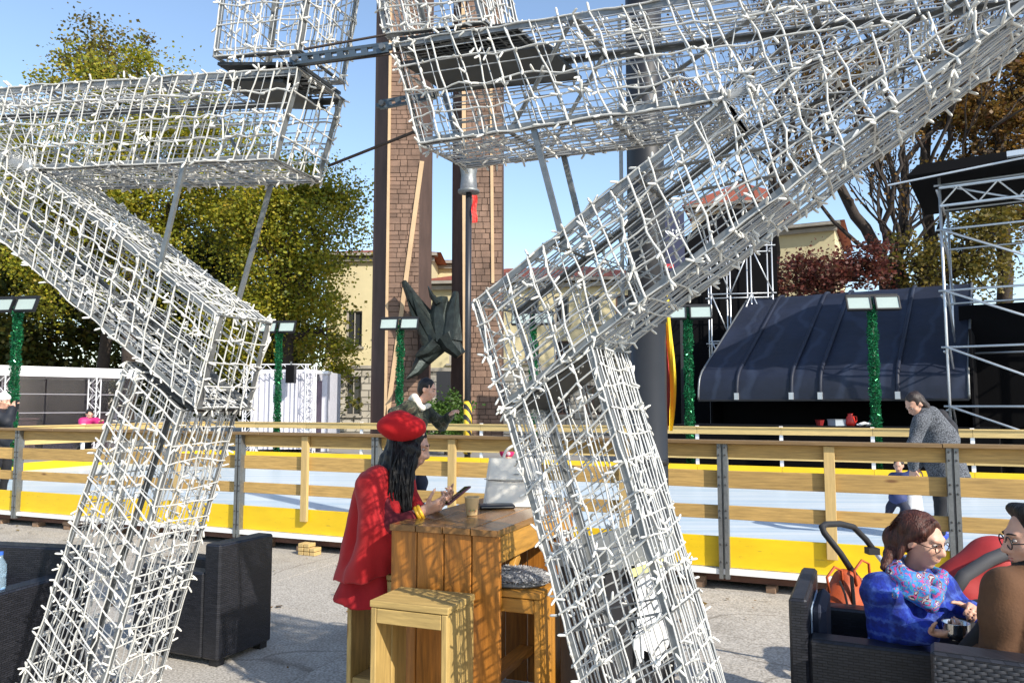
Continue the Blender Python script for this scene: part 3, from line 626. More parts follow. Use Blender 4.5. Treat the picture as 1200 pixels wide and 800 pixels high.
# clutter on the edge of the stage
stg = root('stage_deck', cn.location, R(-33), 'low black stage deck behind the far rink barrier', 'stage deck')
MB().box((CW/2, -.1, .58), (CW+1, 1.8, 1.14)).build('deck', BLACKF, stg, local=True)
def clutter(px, Y, build): build(Vector((gp(px, Y).x, Y, 1.16)))
def item_box(p, s, col, name, lab, rz=.3):
    o = root(name, p, rz, lab, 'box'); MB().box((0,0,s[2]/2), s).build('carton', mat(name+'_'+str(col[0]), col, .5), o, local=True); MB().box((0,0,s[2]+.012), (s[0]*1.05,s[1]*1.05,.02)).build('lid', mat('lid'+str(col[0]), tuple(c*.7 for c in col), .5), o, local=True)
Yc = 17.3
item_box((gp(983,17.3).x, 17.3, 1.152), (.42,.25,.12), (.35,.40,.45), 'equipment_case', 'pale grey equipment case on the stage edge')
o = root('red_pot', (gp(960,17.4).x, 17.4, 1.152), 0, 'small dark red pot left of the grey case on the stage edge', 'pot'); MB().lathe((0,0,0), [(.07,0),(.1,.12),(.11,.13),(.09,.13)], 10).build('pot_body', mat('dark_red_plastic',(.25,.02,.02),.4), o, local=True); MB().lathe((0,0,.12),[(.08,0),(.08,.01)],10).build('pot_soil', BLACKF, o, local=True)
o = root('red_jug', (gp(996,17.2).x, 17.2, 1.152), 0, 'bright red jug right of the grey case on the stage edge', 'jug'); MB().lathe((0,0,0), [(.09,0),(.11,.05),(.09,.18),(.05,.24),(.06,.27)], 10).build('jug_body', mat('bright_red_plastic',(.62,.03,.02),.35), o, local=True, smooth=True); MB().tube([(.05,0,.22),(.14,0,.2),(.14,0,.1),(.09,0,.07)], .012, 6).build('handle', MATS['bright_red_plastic'], o, local=True)
o = root('white_rag', (gp(1012,17.1).x, 17.1, 1.152), 0, 'crumpled white rag beside the red jug on the stage edge', 'cloth'); sdf('cloth_folds', [('c', tuple(o.location+Vector((-.15,0,.03))), .03, tuple(o.location+Vector((.1,.03,.05))), .04), ('c', tuple(o.location+Vector((0,0,.06))), .03, tuple(o.location+Vector((.2,-.05,.03))), .02)], WHITE, o, h=.015, k=.03, fold=(.01, 40))
def scaffold(name, origin, rz, xs, ys, zs, label, diag=True, r=.028, hvy=None, mat_=TRUSS):
    t = root(name, origin, rz, label, 'scaffold')
    for x in xs:
        for y in ys: MB().tube([(x,y,0),(x,y,zs[-1]+.4)], r, 6).build('standard_tube', mat_, t, local=True, smooth=True)
    for z in zs:
        for y in ys: MB().tube([(xs[0]-.1,y-r*1.9,z),(xs[-1]+.1,y-r*1.9,z)], r*.85, 6).build('ledger_tube', mat_, t, local=True, smooth=True)
        if len(ys) > 1:
            for x in xs: MB().tube([(x-r*1.9,ys[0],z-.08),(x-r*1.9,ys[-1],z-.08)], r*.85, 6).build('transom_tube', mat_, t, local=True, smooth=True)
    if diag:
        for i in range(len(xs)-1):
            for j in range(len(zs)-1):
                a, b = ((xs[i], zs[j+1]), (xs[i+1], zs[j])) if (i+j*0) % 2 == 0 else ((xs[i], zs[j]), (xs[i+1], zs[j+1]))
                MB().tube([(a[0], ys[0]-r*3, a[1]), (b[0], ys[0]-r*3, b[1])], r*.85, 6).build('brace_tube', mat_, t, local=True, smooth=True)
    return t
Pt = gp(1113, 15.6)
z_ = lambda py: at(1113, py, 15.6).z
ty = scaffold('stage_tower', Pt, R(-33), [0, 2.6, 5.2], [0, 2.4], [.55, z_(476), z_(407), z_(341), z_(270), z_(218)], 'tall scaffold tower under the black roof at the right of the stage')
for j in range(4):   # inner braces across the tower depth
    za, zb = [.55, z_(476), z_(407), z_(341), z_(270)][j:j+2]; MB().tube([(0.05,0,zb),(0.05,2.4,za)], .022, 6).build('brace_tube', TRUSS, ty, local=True)
# lattice girder
zg0, zg1 = z_(243), z_(222); m = MB(); m.tube([(0,-.12,zg0),(5.4,-.12,zg0)], .03, 6); m.build('girder_chord', TRUSS, ty, local=True); MB().tube([(0,-.12,zg1),(5.4,-.12,zg1)], .03, 6).build('girder_chord', TRUSS, ty, local=True)
for i in range(16): MB().tube([(i*.34,-.12,zg0 if i % 2 == 0 else zg1),((i+1)*.34,-.12,zg1 if i % 2 == 0 else zg0)], .018, 5).build('girder_lacing', TRUSS, ty, local=True)
rf = root('stage_roof', Pt, R(-33), 'flat black roof sheet on top of the scaffold tower', 'roof sheet')
m = MB(); m.add([(-.55,-.5,z_(214)+.1),(6,-.5,z_(214)+.1),(6,3.4,z_(214)+.1),(-.55,3.4,z_(214)+.1),(-.35,-.42,z_(196)),(6,-.42,z_(196)),(6,3.2,z_(196)),(-.35,3.2,z_(196))], [(3,2,1,0),(4,5,6,7),(0,1,5,4),(1,2,6,5),(2,3,7,6),(3,0,4,7)]); m.build('roof_sheet', BLACKF, rf, local=True)
MB().tube([(-.9,-.56,z_(217)),(6,-.56,z_(190))], .022, 6).build('roof_rail', TRUSS, rf, local=True)
MB().box((1.4,-.62,z_(203)), (.42,.14,.10)).build('roof_spotlight', TRUSS, rf, local=True)
bw = root('stage_backdrop', Pt, R(-33), 'black cloth walls behind the scaffold tower', 'backdrop')
MB().box((3.2, 2.9, z_(341)*.5), (6.2, .05, z_(341))).build('lower_cloth', BLACKF, bw, local=True)
MB().box((3.9, 2.75, (z_(330)+z_(236))/2), (4.6, .05, z_(236)-z_(330))).build('upper_cloth', BLACKF, bw, local=True)
for i in range(5): MB().tube([(1.4,2.3,z_(330)+.1+i*.32),(5.2,2.3,z_(330)+.1+i*.32)], .012, 5).build('cloth_rail', TRUSS, bw, local=True)
# left scaffold of the stage
Pl = gp(836, 22.5); zl = lambda py: at(836, py, 22.5).z
scaffold('stage_tower', Pl, R(-10), [0, .55, 1.15, 1.75], [0, .9], [zl(455), zl(400), zl(345), zl(290)], 'thin scaffold tower before black cloth at the left of the canopy', r=.022)
bd = root('stage_backdrop', gp(800, 24.2), R(-10), 'tall black cloth wall behind the left scaffold', 'backdrop')
wz = lambda py: at(850, py, 24.2).z
m = MB(); pts_ = [(-1.0,0),(2.95,0),(2.95,wz(262)),(2.3,wz(250)),(1.6,wz(247)),(.9,wz(256)),(.3,wz(275)),(-1.0,wz(300))]
m.add([(x,-.04,z) for x,z in pts_]+[(x,.04,z) for x,z in pts_], [tuple(range(8)), tuple(range(15,7,-1))]+[(i,i+8,(i+1)%8+8,(i+1)%8) for i in range(8)]); m.build('cloth_wall', BLACKF, bd, local=True)
sg = root('stage_sign', gp(782, 22.3), R(-6), 'navy sign panel with white capital letters behind the star', 'sign')
sz = lambda py: at(782, py, 22.3).z
MB().box((0,0,(sz(248)+sz(318))/2), (1.15,.06,sz(248)-sz(318))).build('sign_panel', NAVYF, sg, local=True)
MB().box((-.45,.06,sz(320)/2), (.08,.05,sz(320))).box((.45,.06,sz(320)/2), (.08,.05,sz(320))).build('sign_legs', BLACKM, sg, local=True)
MB().box((.0,-.035,sz(312)), (.5,.02,.12)).build('red_stripe', mat('red_sign_paint',(.45,.03,.04),.5), sg, local=True)
tcu = bpy.data.curves.new('sign_text', 'FONT'); tcu.body = 'ONE'; tcu.size = .44; tcu.align_x = 'CENTER'; tcu.extrude = .004
to = bpy.data.objects.new('lettering', tcu); dg = None
COL.objects.link(to); bpy.context.view_layer.update(); tme = bpy.data.meshes.new_from_object(to.evaluated_get(bpy.context.evaluated_depsgraph_get())); bpy.data.objects.remove(to)
tme.materials.clear(); tme.materials.append(WHITE)
place('lettering', tme, sg, Matrix.Translation((.05,-.04,sz(281))) @ Matrix.Rotation(R(90),4,'X'), local=True)
# ------------------------------------------------------------------ lamp post and banner
lp = root('lamp_post', (1.145, 6.45, 0), 0, 'thick dark grey lamp post standing in front of the rink barrier', 'lamp post')
zq = lambda py: at(760, py, 6.45).z
MB().lathe((0,0,0), [(.20,0),(.20,.04),(.152,.06),(.150,zq(380))], 28).build('lower_shaft', POLE, lp, local=True, smooth=True)
MB().lathe((0,0,zq(544)), [(.156,0),(.156,.05)], 28).build('band', BLACKM, lp, local=True, smooth=True)
MB().lathe((0,0,zq(380)), [(.150,0),(.162,.02),(.158,1.2),(.150,4.2)], 28).build('upper_shaft', BLACKM, lp, local=True, smooth=True)
MB().box((-.20,.05,zq(180)), (.03,.03,2.6)).build('cable_duct', GALV_D, lp, local=True)
bn = root('hanging_banner', (1.33, 6.5, 0), 0, 'narrow yellow and red banner hanging beside the lamp post', 'banner')
bcol = lambda nm, c: mat(nm, c, .7, noise=(4,.15))
for nm, c, xa, xb in (('red_stripe', (.42,.02,.02), -.030, -.010), ('yellow_stripe', (.78,.55,.02), -.008, .045)):
    f = lambda u, v: (xa+(xb-xa)*u*(.55+.45*math.sin(math.pi*min(1, v*1.02)))+.012*math.sin(v*6), .03*math.sin(u*3+v*5), zq(505)+(zq(340)-zq(505))*v)
    m = MB().grid(f, 3, 24); b0 = len(m.v); nv = b0; m.v += [(x, y+.006, z) for x, y, z in m.v[:nv]]; m.f += [tuple(i+nv for i in reversed(q)) for q in m.f[:]]
    m.build(nm, bcol(nm+'_cloth', c), bn, local=True)
MB().tube([(-.2,0,zq(340)),(.06,0,zq(340))], .012, 6).build('banner_arm', BLACKM, bn, local=True)
# ------------------------------------------------------------------ marquee and booth on the left
VINYL = bpy.data.materials.new('clear_vinyl'); VINYL.use_nodes = True
_n, _l = VINYL.node_tree.nodes, VINYL.node_tree.links; _t = _n.new('ShaderNodeBsdfTransparent'); _t.inputs[0].default_value = (.72,.70,.74,1); _g = _n.new('ShaderNodeBsdfGlossy'); _g.inputs['Roughness'].default_value = .18; _g.inputs[0].default_value = (.8,.78,.85,1)
_m = _n.new('ShaderNodeMixShader'); _m.inputs[0].default_value = .07; _l.new(_t.outputs[0], _m.inputs[1]); _l.new(_g.outputs[0], _m.inputs[2]); _l.new(_m.outputs[0], _n['Material Output'].inputs['Surface'])
mq = root('marquee', gp(-60, 25), 0, 'long white roofed marquee with clear vinyl walls at the left', 'marquee')
A, B = gp(-60, 25), gp(150, 29); d = (B-A).normalized(); nn = Vector((-d.y, d.x, 0)); L = (B-A).length
def mqp(a, b, z): return A+d*a+nn*b+Vector((0,0,z))
MM = Matrix((d, nn, Vector((0,0,1)))).transposed()
m = MB(); m.box(mqp(L/2, 1.4, 2.78), (L+.4, 3.4, .34), MM); m.build('roof_fascia', WHITE, mq)
m = MB().box(mqp(L/2, 3.0, 1.3), (L, .05, 2.6), MM); m.build('back_wall', mat('mauve_grey_marquee_wall', (.15,.135,.15), .8, noise=(.7,.5)), mq)
for i in range(4): MB().box(mqp(L*(i+.5)/4, 0, 1.3), (L/4-.05, .012, 2.6), MM).build('vinyl_panel', VINYL, mq)
for z in (1.35, 2.0): MB().box(mqp(L/2, -.02, z), (L, .02, .025), MM).build('vinyl_seam', mat('seam_grey%d' % int(z*10), (.3,.29,.32), .6), mq)
def truss_col(parent, p, h, w=.29, m_=TRUSSW):
    t = MB()
    for sx in (-1,1):
        for sy in (-1,1): t.tube([p+Vector((sx*w/2, sy*w/2, 0)), p+Vector((sx*w/2, sy*w/2, h))], .022, 5)
    z = 0; i = 0
    while z+w < h:
        for sy in (-1,1):
            s = 1 if i % 2 else -1; t.tube([p+Vector((s*w/2, sy*w/2, z)), p+Vector((-s*w/2, sy*w/2, z+w))], .012, 4)
        for sx in (-1,1):
            s = 1 if i % 2 else -1; t.tube([p+Vector((sx*w/2, s*w/2, z)), p+Vector((sx*w/2, -s*w/2, z+w))], .012, 4)
        z += w; i += 1
    return t.build('truss_column', m_, parent)
for x in (3, 110):
    q = gp(x, 25+(x+60)/210*4-.25); truss_col(mq, q, 2.62)
for i, (a, w, h, c) in enumerate(((1.2,.9,.8,(.05,.05,.08)), (2.6,.7,1.1,(.13,.09,.08)), (3.7,1.0,.75,(.05,.05,.07)), (5.0,.8,1.3,(.09,.06,.06)))):
    o = root('bar_unit', mqp(a, 1.9, 0), 0, ['low dark cabinet at the left inside the clear marquee', 'brown shelf unit inside the clear marquee', 'dark counter inside the middle of the marquee', 'tall red brown cabinet at the right inside the marquee'][i], 'cabinet')
    MB().box(mqp(a, 1.9, h/2), (w,.5,h), MM).build('cabinet_body', mat('cabinet%d' % i, c, .6), o); MB().box(mqp(a, 1.85, h+.02), (w+.1,.6,.04), MM).build('cabinet_top', mat('cabinet_top%d' % i, tuple(min(1, q*2.2) for q in c), .5), o)
bo = root('curtained_booth', gp(300, 26.5), 0, 'white curtained booth on a silver truss frame behind the rink', 'booth')
CURT = mat('white_voile_curtain', (.56,.56,.62), .8, noise=(3,.12))
bx0, bx1 = gp(292, 26.5).x, gp(364, 26.5).x; bz1 = at(330, 427, 26.5).z
m = MB().grid(lambda u, v: (bx0+(bx1-bx0)*u, 26.7+.035*math.sin(u*75)+.03*math.sin(u*31+1), .1+(bz1-.25-.1)*v), 120, 6); m.build('curtain', CURT, bo, smooth=True)
MB().box(((bx0+bx1)/2, 29, bz1/2), (bx1-bx0, 4.2, bz1-.3)).build('booth_lining', CURT, bo)
for x in (bx0, bx1): truss_col(bo, Vector((x, 26.45, 0)), bz1)
t = MB(); w = .29
for dz in (0,-w): t.tube([(bx0,26.45,bz1+dz),(bx1,26.45,bz1+dz)], .022, 5)
x = bx0; i = 0
while x+w < bx1: t.tube([(x,26.45,bz1-(w if i % 2 else 0)),(x+w,26.45,bz1-(0 if i % 2 else w))], .012, 4); x += w; i += 1
t.build('truss_beam', TRUSSW, bo)
sp = root('hanging_speaker', at(341, 438, 26.1), 0, 'black loudspeaker hanging from the booth truss', 'speaker')
MB().box((0,0,0), (.30,.25,.62)).build('cabinet', BLACKM, sp, local=True); MB().box((0,-.132,0), (.26,.012,.56)).build('grille', BLACKF, sp, local=True); MB().box((0,0,.36), (.05,.05,.12)).build('hook', GALV, sp, local=True)
be = root('entrance_cabin', gp(373, 27.0), 0, 'small white entrance cabin with mauve doorway beside the booth', 'cabin')
ex0, ex1 = gp(362, 27).x, gp(383, 27).x; ez = at(373, 438, 27).z
MB().box((ex0+.03,27.2,ez/2), (.06,.4,ez)).build('cabin_wall', CURT, be); MB().box((ex1-.09,27.2,ez/2), (.18,.4,ez)).build('cabin_wall', CURT, be)
MB().box(((ex0+ex1)/2,27.2,ez+.05), (ex1-ex0+.1,.6,.1)).build('cabin_roof', WHITE, be)
MB().box(((ex0+ex1)/2-.06,27.36,ez/2-.1), (ex1-ex0-.14,.05,ez-.25)).build('door_cloth', mat('mauve_door_cloth', (.24,.19,.24), .8), be)
# ------------------------------------------------------------------ trees
def limb(m, p0, p1, r0, r1, n=6, wig=.06, sides=6, rr=random):
    P = []; L = (p1-p0).length
    for i in range(n+1):
        t = i/n; q = p0.lerp(p1, t)+Vector((rr.uniform(-1,1), rr.uniform(-1,1), rr.uniform(-.6,.6)))*wig*L*(math.sin(t*math.pi)); P.append(q)
    m.tube(P, [r0+(r1-r0)*i/n for i in range(n+1)], sides, caps=False); return P
def leafy_tree(name, base, blobs, lm, label, cat='tree', nleaf=30000, size=.17, trunk_r=.32, clump=.55, seed=1, group='autumn trees round the square', ncl=240, bare=.0, inner=.0):
    rr = random.Random(seed); g = np.random.default_rng(seed)
    t = root(name, base, 0, label, cat, group); m = MB()
    top = Vector(blobs[0][0]); fork = Vector((base.x, base.y, top.z-blobs[0][1][2]*.85)); fork.z = max(fork.z, 1.0)
    limb(m, Vector(base)+Vector((0,0,-.05)), fork, trunk_r, trunk_r*.75, 5, .02, 9, rr)
    vol = [b[1][0]*b[1][1]*b[1][2]*(b[2] if len(b) > 2 else 1) for b in blobs]; tot = sum(vol); LP = []
    for b, v in zip(blobs, vol):
        c = Vector(b[0]); r = b[1]; P = limb(m, fork, c, trunk_r*.55, trunk_r*.2, 6, .07, 7, rr); nc = max(6, int(ncl*v/tot)); nl = int(nleaf*v/tot)
        d = rdirs(nc, g); rad = g.random(nc)**.42*(1-inner)+inner; cc = np.array(c)+d*rad[:, None]*np.array(r)*(1+.18*g.normal(size=(nc,1)))
        for k in range(min(nc, 46)): limb(m, P[rr.randint(3,6)], Vector(cc[k]), trunk_r*.14, .012, 4, .09, 4, rr)
        wt = g.random(nc)**1.5+.1; w = g.choice(nc, nl, p=wt/wt.sum()); sc = clump*(.5+.9*g.random(nc))
        LP.append(cc[w]+g.normal(size=(nl,3))*sc[w][:, None]*np.array([1,1,.75]))
    m.build('trunk', BARK, t, smooth=True)
    P = np.concatenate(LP); P = P[P[:,2] > .25]; n = len(P); d1 = rdirs(n, g); d1[:,2] *= .6; s = size*(.45+.75*g.random((n,1)))
    d2 = np.cross(rdirs(n, g), d1); d2 /= np.linalg.norm(d2, axis=1, keepdims=True)+1e-6
    V, F = quads(P-np.array(base), d1*s*.5, d2*s*.38)
    place('crown', npmesh('crown', V, F, lm), t, Matrix.Identity(4), local=True)
    return t
L1 = leafmat('yellow_green_leaves', [(.15,.18,.014), (.27,.28,.02), (.36,.34,.022), (.45,.37,.03), (.20,.23,.018), (.10,.13,.012), (.48,.33,.025)])
L2 = leafmat('dark_green_leaves', [(.03,.05,.01), (.06,.08,.014), (.10,.11,.018), (.16,.13,.018), (.04,.06,.012)])
L3 = leafmat('orange_brown_leaves', [(.17,.085,.02), (.25,.13,.022), (.11,.06,.018), (.21,.15,.03), (.13,.045,.02)])
L4 = leafmat('red_brown_leaves', [(.12,.03,.025), (.17,.045,.03), (.07,.022,.02), (.15,.07,.03)])
L5 = leafmat('olive_yellow_leaves', [(.17,.13,.02), (.10,.10,.02), (.24,.17,.025), (.07,.07,.02)])
def bl(px, py, Y, rx, rz, ry=None, w=1): return (at(px, py, Y), (rx, ry or rx, rz), w)
leafy_tree('plane_tree', gp(150, 37), [bl(120,235,37,6.0,5.6,4.5), bl(165,120,37,4.2,2.6,3,.75), bl(40,220,37,4.2,3.6,3.5), bl(230,190,37,3.2,3.0,3)], L1, 'tall yellow green tree behind the left arm of the star', nleaf=78000, size=.135, seed=4, ncl=230, trunk_r=.4)
leafy_tree('plane_tree', gp(335, 36), [bl(335,300,36,3.6,4.6,3.5), bl(375,235,36,2.4,2.4,2.4), bl(285,215,36,2.8,2.6,2.6), bl(385,385,36,1.5,1.9,1.5), bl(300,380,36,2.6,2.2,2.5)], L1, 'yellow green tree left of the stone piers', nleaf=56000, size=.135, seed=9, ncl=200, trunk_r=.36)
leafy_tree('dense_tree', gp(60, 45), [bl(60,350,45,7,5.0,4), bl(-40,300,45,6,6,4), bl(20,440,45,4.5,2.2,2.5), bl(120,440,45,4,2.2,2.5)], L2, 'dense dark green tree above the white marquee', nleaf=44000, size=.26, seed=12, ncl=280, clump=.7)
leafy_tree('dense_tree', gp(240, 46), [bl(220,350,46,7.5,5.2,4), bl(310,400,46,5,3.2,4), bl(220,440,46,4.5,2.4,2.5), bl(310,448,46,4,2,2.5)], L2, 'dense dark green tree behind the star\'s left diagonal beam', nleaf=44000, size=.26, seed=15, ncl=280, clump=.7)
leafy_tree('slender_tree', gp(120, 41), [bl(130,85,41,3.2,2.6,2.6,1)], L5, 'thin topped olive tree rising above the star\'s left arm', nleaf=5200, seed=21, ncl=90, clump=.45)
leafy_tree('orange_tree', gp(1185, 30), [bl(1180,125,30,2.8,2.6,2.6), bl(1225,60,30,2.6,2.6,2.5), bl(1118,140,30,1.5,1.3,1.3,.8), bl(1240,200,30,3,3,2.5), bl(1140,60,30,1.6,1.4,1.4,.6)], L3, 'orange brown tree above the stage tower', nleaf=30000, size=.15, seed=31, ncl=200, clump=.4)
leafy_tree('olive_tree', gp(1085, 29), [bl(1078,310,29,1.3,1.3,1.4), bl(1130,305,29,1.4,1.6,1.5), bl(1160,270,29,1.2,2.0,1.4)], L5, 'yellow olive tree behind the canopy beside the stage tower', nleaf=6500, size=.14, seed=37, ncl=150, clump=.35)
leafy_tree('red_bush', gp(965, 29), [bl(955,322,29,1.6,.85,1.5), bl(1005,318,29,1.3,.8,1.4), bl(905,335,29,.9,.7,1)], L4, 'dark red leaved tree behind the top of the canopy', nleaf=6500, size=.13, seed=41, ncl=110, clump=.32, trunk_r=.18)
leafy_tree('clipped_bush', gp(523, 25.5), [(Vector((gp(523,25.5).x, 25.5, 1.05)), (.75,.6,.85), 1)], leafmat('bright_green_leaves', [(.05,.11,.015),(.09,.17,.02),(.03,.07,.01)]), 'small bright green bush between the piers behind the man', 'bush', nleaf=3500, size=.1, seed=44, ncl=60, clump=.16, trunk_r=.06, group='bushes')
def bare_tree(base, segs, label, seed, depth=4, r0=.3):
    rr = random.Random(seed); t = root('bare_tree', base, 0, label, 'tree', 'autumn trees round the square'); m = MB(); tips = []; tw = MB()
    def grow(p, d, L, r, k):
        e = p+d*L; n = 4 if k < 3 else 3
        P = limb(m if k < 3 else tw, p, e, r, r*.62, n, .07, 7 if k < 2 else (5 if k < 4 else 3), rr)
        if k >= depth: tips.append(e); return
        for j in range(rr.choice((2,3,3)) if k < 4 else 3):
            q = P[-1] if j == 0 else P[rr.randint(max(1, n-2), n)]
            nd = (d+Vector((rr.uniform(-1,1), rr.uniform(-.7,.7), rr.uniform(-.35,.8)))*(.62 if k else .5)).normalized(); grow(q, nd, L*rr.uniform(.62,.86), r*.6, k+1)
    for (a, b, r) in segs:
        limb(m, a, b, r, r*.7, 6, .025, 9, rr); d = (b-a).normalized()
        for j in range(4): grow(a.lerp(b, rr.uniform(.45,1) if j else 1), (d+Vector((rr.uniform(-1,1),rr.uniform(-.6,.6),rr.uniform(-.2,.7)))*.75).normalized(), (b-a).length*rr.uniform(.3,.5), r*.5, 1)
    m.build('trunk', BARK, t, smooth=True); tw.build('branches', BARK, t, kind='stuff')
    n = 2600; g = np.random.default_rng(seed); T = np.array([tuple(q) for q in tips]); P = T[g.integers(0, len(T), n)]+g.normal(size=(n,3))*.25; d1 = rdirs(n, g)*.06; d2 = np.cross(rdirs(n, g), d1)*.8
    V, F = quads(P-np.array(base), d1, d2); place('last_leaves', npmesh('last_leaves', V, F, L3), t, Matrix.Identity(4), local=True, kind='stuff')
Yt = 31
bare_tree(gp(1085, Yt), [(gp(1085, Yt), at(1086, 150, Yt), .27)], 'tall bare tree with upright dark trunk left of the stage tower', 51, 5)
bare_tree(gp(1062, Yt-.8), [(gp(1062, Yt-.8), at(1060, 190, Yt-.8), .22)], 'slim bare tree with dark upright trunk behind the canopy', 54, 5)
bare_tree(gp(1045, 30), [(gp(1045, 30), at(1035, 300, 30), .30), (at(1035, 300, 30), at(975, 205, 30), .24)], 'leaning bare tree bending left over the canopy', 57, 5)
bare_tree(gp(905, 36), [(gp(905, 36), at(905, 190, 36), .24), (at(905, 250, 36), at(960, 110, 36), .2)], 'bare tree with fine branches seen through the star', 61, 5)
n = 420; g_ = np.random.default_rng(77); P = np.array([tuple(rk(a_, b_, .012)) for a_, b_ in zip(g_.uniform(-9, 7, n), -.1-6.5*g_.random(n)**1.6)]); P[:,2] += .01*g_.random(n); d1 = rdirs(n, g_); d1[:,2] *= .25; d1 *= .022*(.5+g_.random((n,1))); d2 = np.cross(np.array([[0,0,1.]])+.3*rdirs(n, g_), d1)*.7
V, F = quads(P, d1, d2); place('fallen_leaves', npmesh('fallen_leaves', V, F, L3), None, Matrix.Identity(4), kind='stuff', label='dry brown leaves scattered over the paving', cat='leaves')
# wooded backdrop so that no sky shows at ground level between the trunks
# ------------------------------------------------------------------ the walk-through star of light-string beams
T_ = .37
class Plane:
    def __init__(s, D0, th):
        s.n = Vector((math.sin(th), math.cos(th), 0)); s.u = Vector((math.cos(th), -math.sin(th), 0)); s.o = Vector((0, D0, 0))
    def hit(s, px, py):
        r = ray(px, py); return EYE + r*((s.o-EYE).dot(s.n)/r.dot(s.n))
    def to2(s, p): q = p-s.o; return Vector((q.dot(s.u), p.z))
    def to3(s, q, b=0): return s.o + s.u*q[0] + Vector((0,0,q[1])) + s.n*b
PL, PR = Plane(2.9, R(19)), Plane(2.9, R(28))
star = root('star_sculpture', (-.75, 3.2, 0), 0, 'huge walk-through star of zinc box beams wrapped in white light strings', 'light sculpture')
class Tubes:
    """many thin tubes in one mesh, numpy"""
    def __init__(s, n=5): s.V = []; s.F = []; s.c = 0; s.n = n
    def add(s, P, r):
        P = np.asarray(P, float); m = len(P)
        T = np.gradient(P, axis=0); T /= np.linalg.norm(T, axis=1, keepdims=True)+1e-9
        ref = np.where(np.abs(T[:, 2:3]) < .8, np.array([[0,0,1.]]), np.array([[1.,0,0]])) if abs(T[:,2]).max() < .95 else np.tile(np.array([[.35,.93,.1]]), (m,1))
        N = np.cross(T, ref); N /= np.linalg.norm(N, axis=1, keepdims=True)+1e-9; B = np.cross(T, N)
        a = np.arange(s.n)*2*math.pi/s.n
        V = P[:,None]+r*(np.cos(a)[None,:,None]*N[:,None]+np.sin(a)[None,:,None]*B[:,None]); s.V.append(V.reshape(-1,3))
        i = np.arange(m-1)[:,None]*s.n; k = np.arange(s.n)[None]; k2 = (k+1) % s.n
        s.F.append((np.stack([i+k, i+k2, i+k2+s.n, i+k+s.n], -1)+s.c).reshape(-1,4)); s.c += m*s.n
    def build(s, name, mat_, parent, **kw):
        V = np.concatenate(s.V); Mi = np.array(xf(parent).inverted()); V = V @ Mi[:3,:3].T+Mi[:3,3]
        return place(name, npmesh(name, V, np.concatenate(s.F), mat_, True), parent, Matrix.Identity(4), local=True, **kw)
bulbs = []      # (position, direction)
srng = np.random.default_rng(11); srr = random.Random(11)
def polyline(P, step=.035, amp=.006, g=srng):
    P = [np.array(p, float) for p in P]; out = [P[0]]
    for a, b in zip(P[:-1], P[1:]):
        n = max(2, int(np.linalg.norm(b-a)/step)); t = np.linspace(0, 1, n+1)[1:]
        out += list(a+(b-a)*t[:,None])
    Q = np.array(out); m = len(Q); w = g.normal(size=(m,3))*amp
    w[1:-1] = (w[:-2]+2*w[1:-1]+w[2:])/3.; return Q+w
